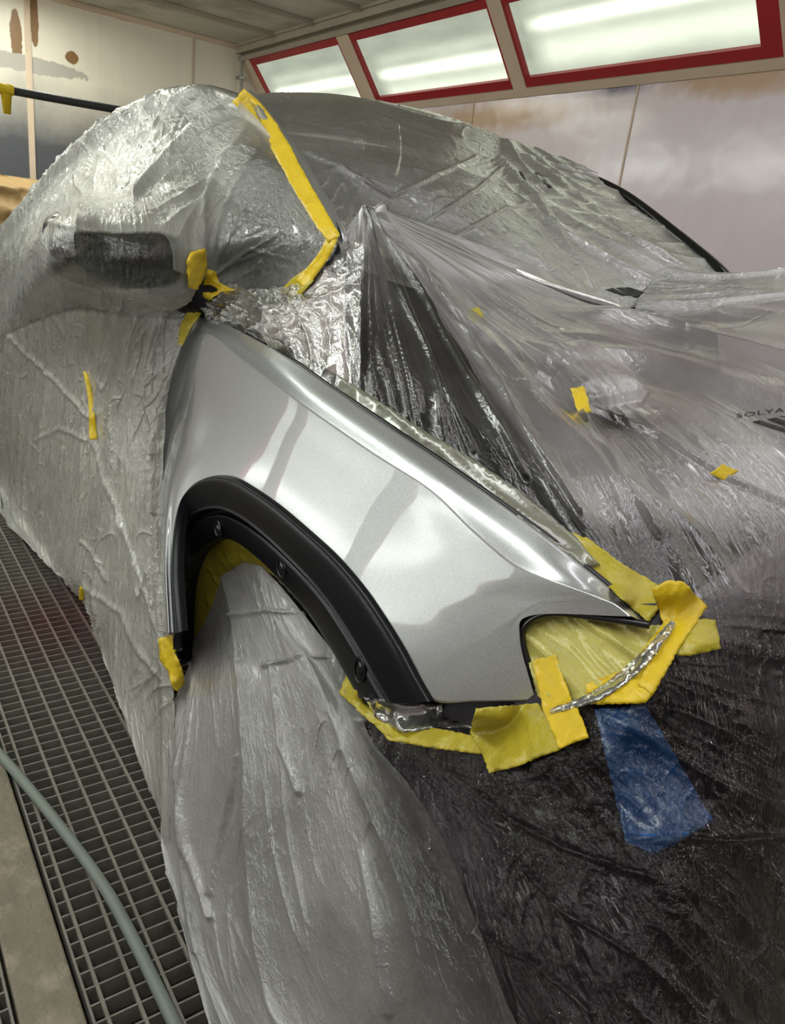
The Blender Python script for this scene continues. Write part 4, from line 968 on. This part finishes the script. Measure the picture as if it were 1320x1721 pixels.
tape([(266, 1074), (290, 1066), (298, 1080), (294, 1098), (306, 1122), (311, 1146), (300, 1163), (290, 1155), (283, 1128), (268, 1110)], 'BF', 'crumpled yellow tape knot at the lower rear of the wheel arch', seed=10, lift=0.022, crink=0.014, cf=22, cd=1.6)
tape([(788, 520), (806, 516), (813, 533), (797, 543)], 'D', 'faint yellow tape square on the bonnet film, nearest the tent peak', seed=11, lift=0.012, smooth_pass=40, step=4, crink=0.001, m='olive')
tape([(959, 652), (983, 650), (995, 693), (972, 693)], 'D', 'yellow tape square on the bonnet film below the raised corner', seed=12, lift=0.012, smooth_pass=40, step=4, crink=0.001)
tape([(1193, 796), (1215, 779), (1241, 792), (1220, 808)], 'D', 'yellow tape diamond on the bonnet film near the printed logo', seed=13, lift=0.012, smooth_pass=40, step=4, crink=0.001)
# masking round the fender edge
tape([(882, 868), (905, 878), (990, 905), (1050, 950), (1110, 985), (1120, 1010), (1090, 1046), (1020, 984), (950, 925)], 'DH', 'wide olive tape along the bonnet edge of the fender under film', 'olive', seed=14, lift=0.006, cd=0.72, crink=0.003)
tape([(1095, 990), (1125, 975), (1150, 978), (1190, 1020), (1145, 1085), (1098, 1168), (1072, 1150), (1120, 1060)], 'HE', 'broad yellow tape folded round the tip of the fender', seed=15, lift=0.012)
tape([(1150, 1060), (1172, 1040), (1203, 1042), (1213, 1090), (1160, 1103), (1135, 1100)], 'HE', 'torn yellow tape tab sticking out to the right of the fender tip', 'olive', seed=16, lift=0.008, crink=0.004)
o = patch('masking_sheet', 'HE', [(880, 1050), (905, 1036), (960, 1036), (1085, 1051), (1122, 1050), (1100, 1110), (1040, 1170), (985, 1182), (905, 1172), (890, 1120)], M['mask'],
          'crinkled yellow masking film filling the headlight opening', 'masking film', None, lift=0.004, crink=0.013, cf=24, seed=17, step=4, smooth_pass=3)
patch('masking_sheet', 'HE', strip_poly([(925, 1196), (1005, 1168), (1078, 1112), (1134, 1046)], [8, 20, 24, 12]), M['film_scrap'], 'shiny silver film fold running across the headlight masking up to the fender tip', 'masking film', None, lift=0.017, crink=0.008, cf=24, seed=31)
tape([(985, 1150), (1060, 1120), (1120, 1040), (1135, 1060), (1100, 1165), (1085, 1182), (985, 1184)], 'HE', 'yellow tape across the lower edge of the headlight opening', seed=18, lift=0.010, crink=0.004)
tape([(896, 1110), (935, 1100), (960, 1172), (972, 1190), (990, 1240), (940, 1258), (912, 1190)], 'HE', 'yellow tape strip hanging down at the lower corner of the fender', seed=19, lift=0.013)
tape([(800, 1190), (905, 1182), (930, 1215), (945, 1258), (870, 1288), (822, 1300), (812, 1270), (790, 1230)], 'HE', 'olive tape sheet stuck below the fender on the bumper film', 'olive', seed=20, lift=0.008, crink=0.005)
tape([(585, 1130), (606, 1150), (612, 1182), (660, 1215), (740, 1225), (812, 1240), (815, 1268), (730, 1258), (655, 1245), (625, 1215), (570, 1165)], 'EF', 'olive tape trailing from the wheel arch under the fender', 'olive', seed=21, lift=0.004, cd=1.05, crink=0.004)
patch('masking_sheet', 'EFH', [(612, 1172), (725, 1184), (800, 1186), (795, 1225), (740, 1222), (680, 1232), (630, 1205)], M['film_scrap'], 'shiny crumpled film tucked under the lower edge of the fender', 'masking film', None, lift=0.010, crink=0.018, cf=14, seed=22)
patch('masking_sheet', 'D', [(440, 560), (500, 590), (600, 650), (700, 715), (800, 775), (880, 830), (960, 895), (1010, 950), (985, 955), (900, 895), (830, 842), (750, 788), (660, 727), (550, 655), (455, 592)], M['film_strip'],
      'long narrow film strip with an olive edge folded along the bonnet edge of the fender', 'masking film', None, lift=0.010, crink=0.010, cf=14, seed=24, step=7, cd=1.25)
# tape lining the inner edge of the wheel arch
ring_o = ai + np.array([0.0, 0.028, 0.0]); cxz = np.array([wc[0], 0, wc[2]])
def ring_in(f, dy):
    q = ai.copy(); v = q - cxz; v[:, 1] = 0; q = q - v * f; q[:, 1] = ai[:, 1] + dy; return q
ss = np.linspace(0, 1, na)
rr = np.array([ring_in(0.0, 0.012), ring_in(0.02, 0.014) , ring_in(0.07, 0.022), ring_in(0.13, 0.03), ring_in(0.2, 0.06)]); rr = catmull(rr, 30)
S_, T_ = metric(rr); rr[..., 1] -= 0.006 * crumple(S_, T_, 14, 95, 2) * smooth01(T_ * 40)
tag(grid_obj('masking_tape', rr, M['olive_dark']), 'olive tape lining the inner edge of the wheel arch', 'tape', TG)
# blue plastic offcut under the bumper film
patch('blue_sheet', 'E', [(1000, 1192), (1086, 1186), (1200, 1380), (1150, 1410), (1100, 1436), (1052, 1415)], M['blue'], 'blue plastic sheet piece showing through the bumper film', 'plastic piece', None, lift=-0.003, crink=0.0, seed=23)
# printed marks on the sheets
shD = [o for o in bpy.data.objects if o.get('label', '').startswith('clear plastic sheet tented')][0]
shC = [o for o in bpy.data.objects if o.get('label', '').startswith('clear plastic sheet stretched')][0]
def pr(keys, poly, parent, k): patch('print', keys, poly, M['ink'], lift=0.0015, step=4, crink=0, seed=k, parent=parent, smooth_pass=0, rag=0.3)
for k, q in enumerate([[(1266, 709), (1276, 706), (1335, 724), (1335, 732)], [(1290, 704), (1306, 702), (1345, 716), (1345, 722), (1318, 716)], [(1310, 699), (1345, 702), (1345, 708)]]): pr('D', q, shD, 200 + k)
for k, q in enumerate([[(1018, 487), (1030, 484), (1062, 497), (1048, 497)], [(1036, 484), (1046, 483), (1082, 500), (1068, 500)], [(1050, 483), (1058, 483), (1080, 490), (1106, 509), (1092, 508)]]): pr('CD', q, shC, 210 + k)
for k, q in enumerate([[(899, 291), (905, 290), (914, 298), (907, 300)], [(911, 302), (917, 300), (929, 315), (923, 317)], [(872, 288), (878, 288), (888, 306), (882, 303)]]): pr('C', q, shC, 220 + k)

# printed lettering, as far as it can be read on the sheet
tc_ = bpy.data.curves.new('lettering', 'FONT'); tc_.body = 'SOLYA'; tc_.size = 1.0; tc_.space_character = 1.1
to_ = bpy.data.objects.new('lettering', tc_); COL.objects.link(to_); bpy.context.view_layer.update()
tm = to_.evaluated_get(bpy.context.evaluated_depsgraph_get()).to_mesh()
V, ok = [], True
for v in tm.vertices:
    x_ = 1238 + v.co.x * 25; y_ = 702 - 0.13 * (x_ - 1238) - v.co.y * 10
    h = hit('D', x_, y_); ok = ok and h is not None
    if h is not None: V.append(h[0] + (CAM - h[0]) * (0.0022 / np.linalg.norm(CAM - h[0])))
Fc = [list(p.vertices) for p in tm.polygons]
to_.to_mesh_clear() if hasattr(to_, 'to_mesh_clear') else None
bpy.data.objects.remove(to_); bpy.data.curves.remove(tc_)
if ok: mesh_obj('print', V, Fc, M['ink'], shD)
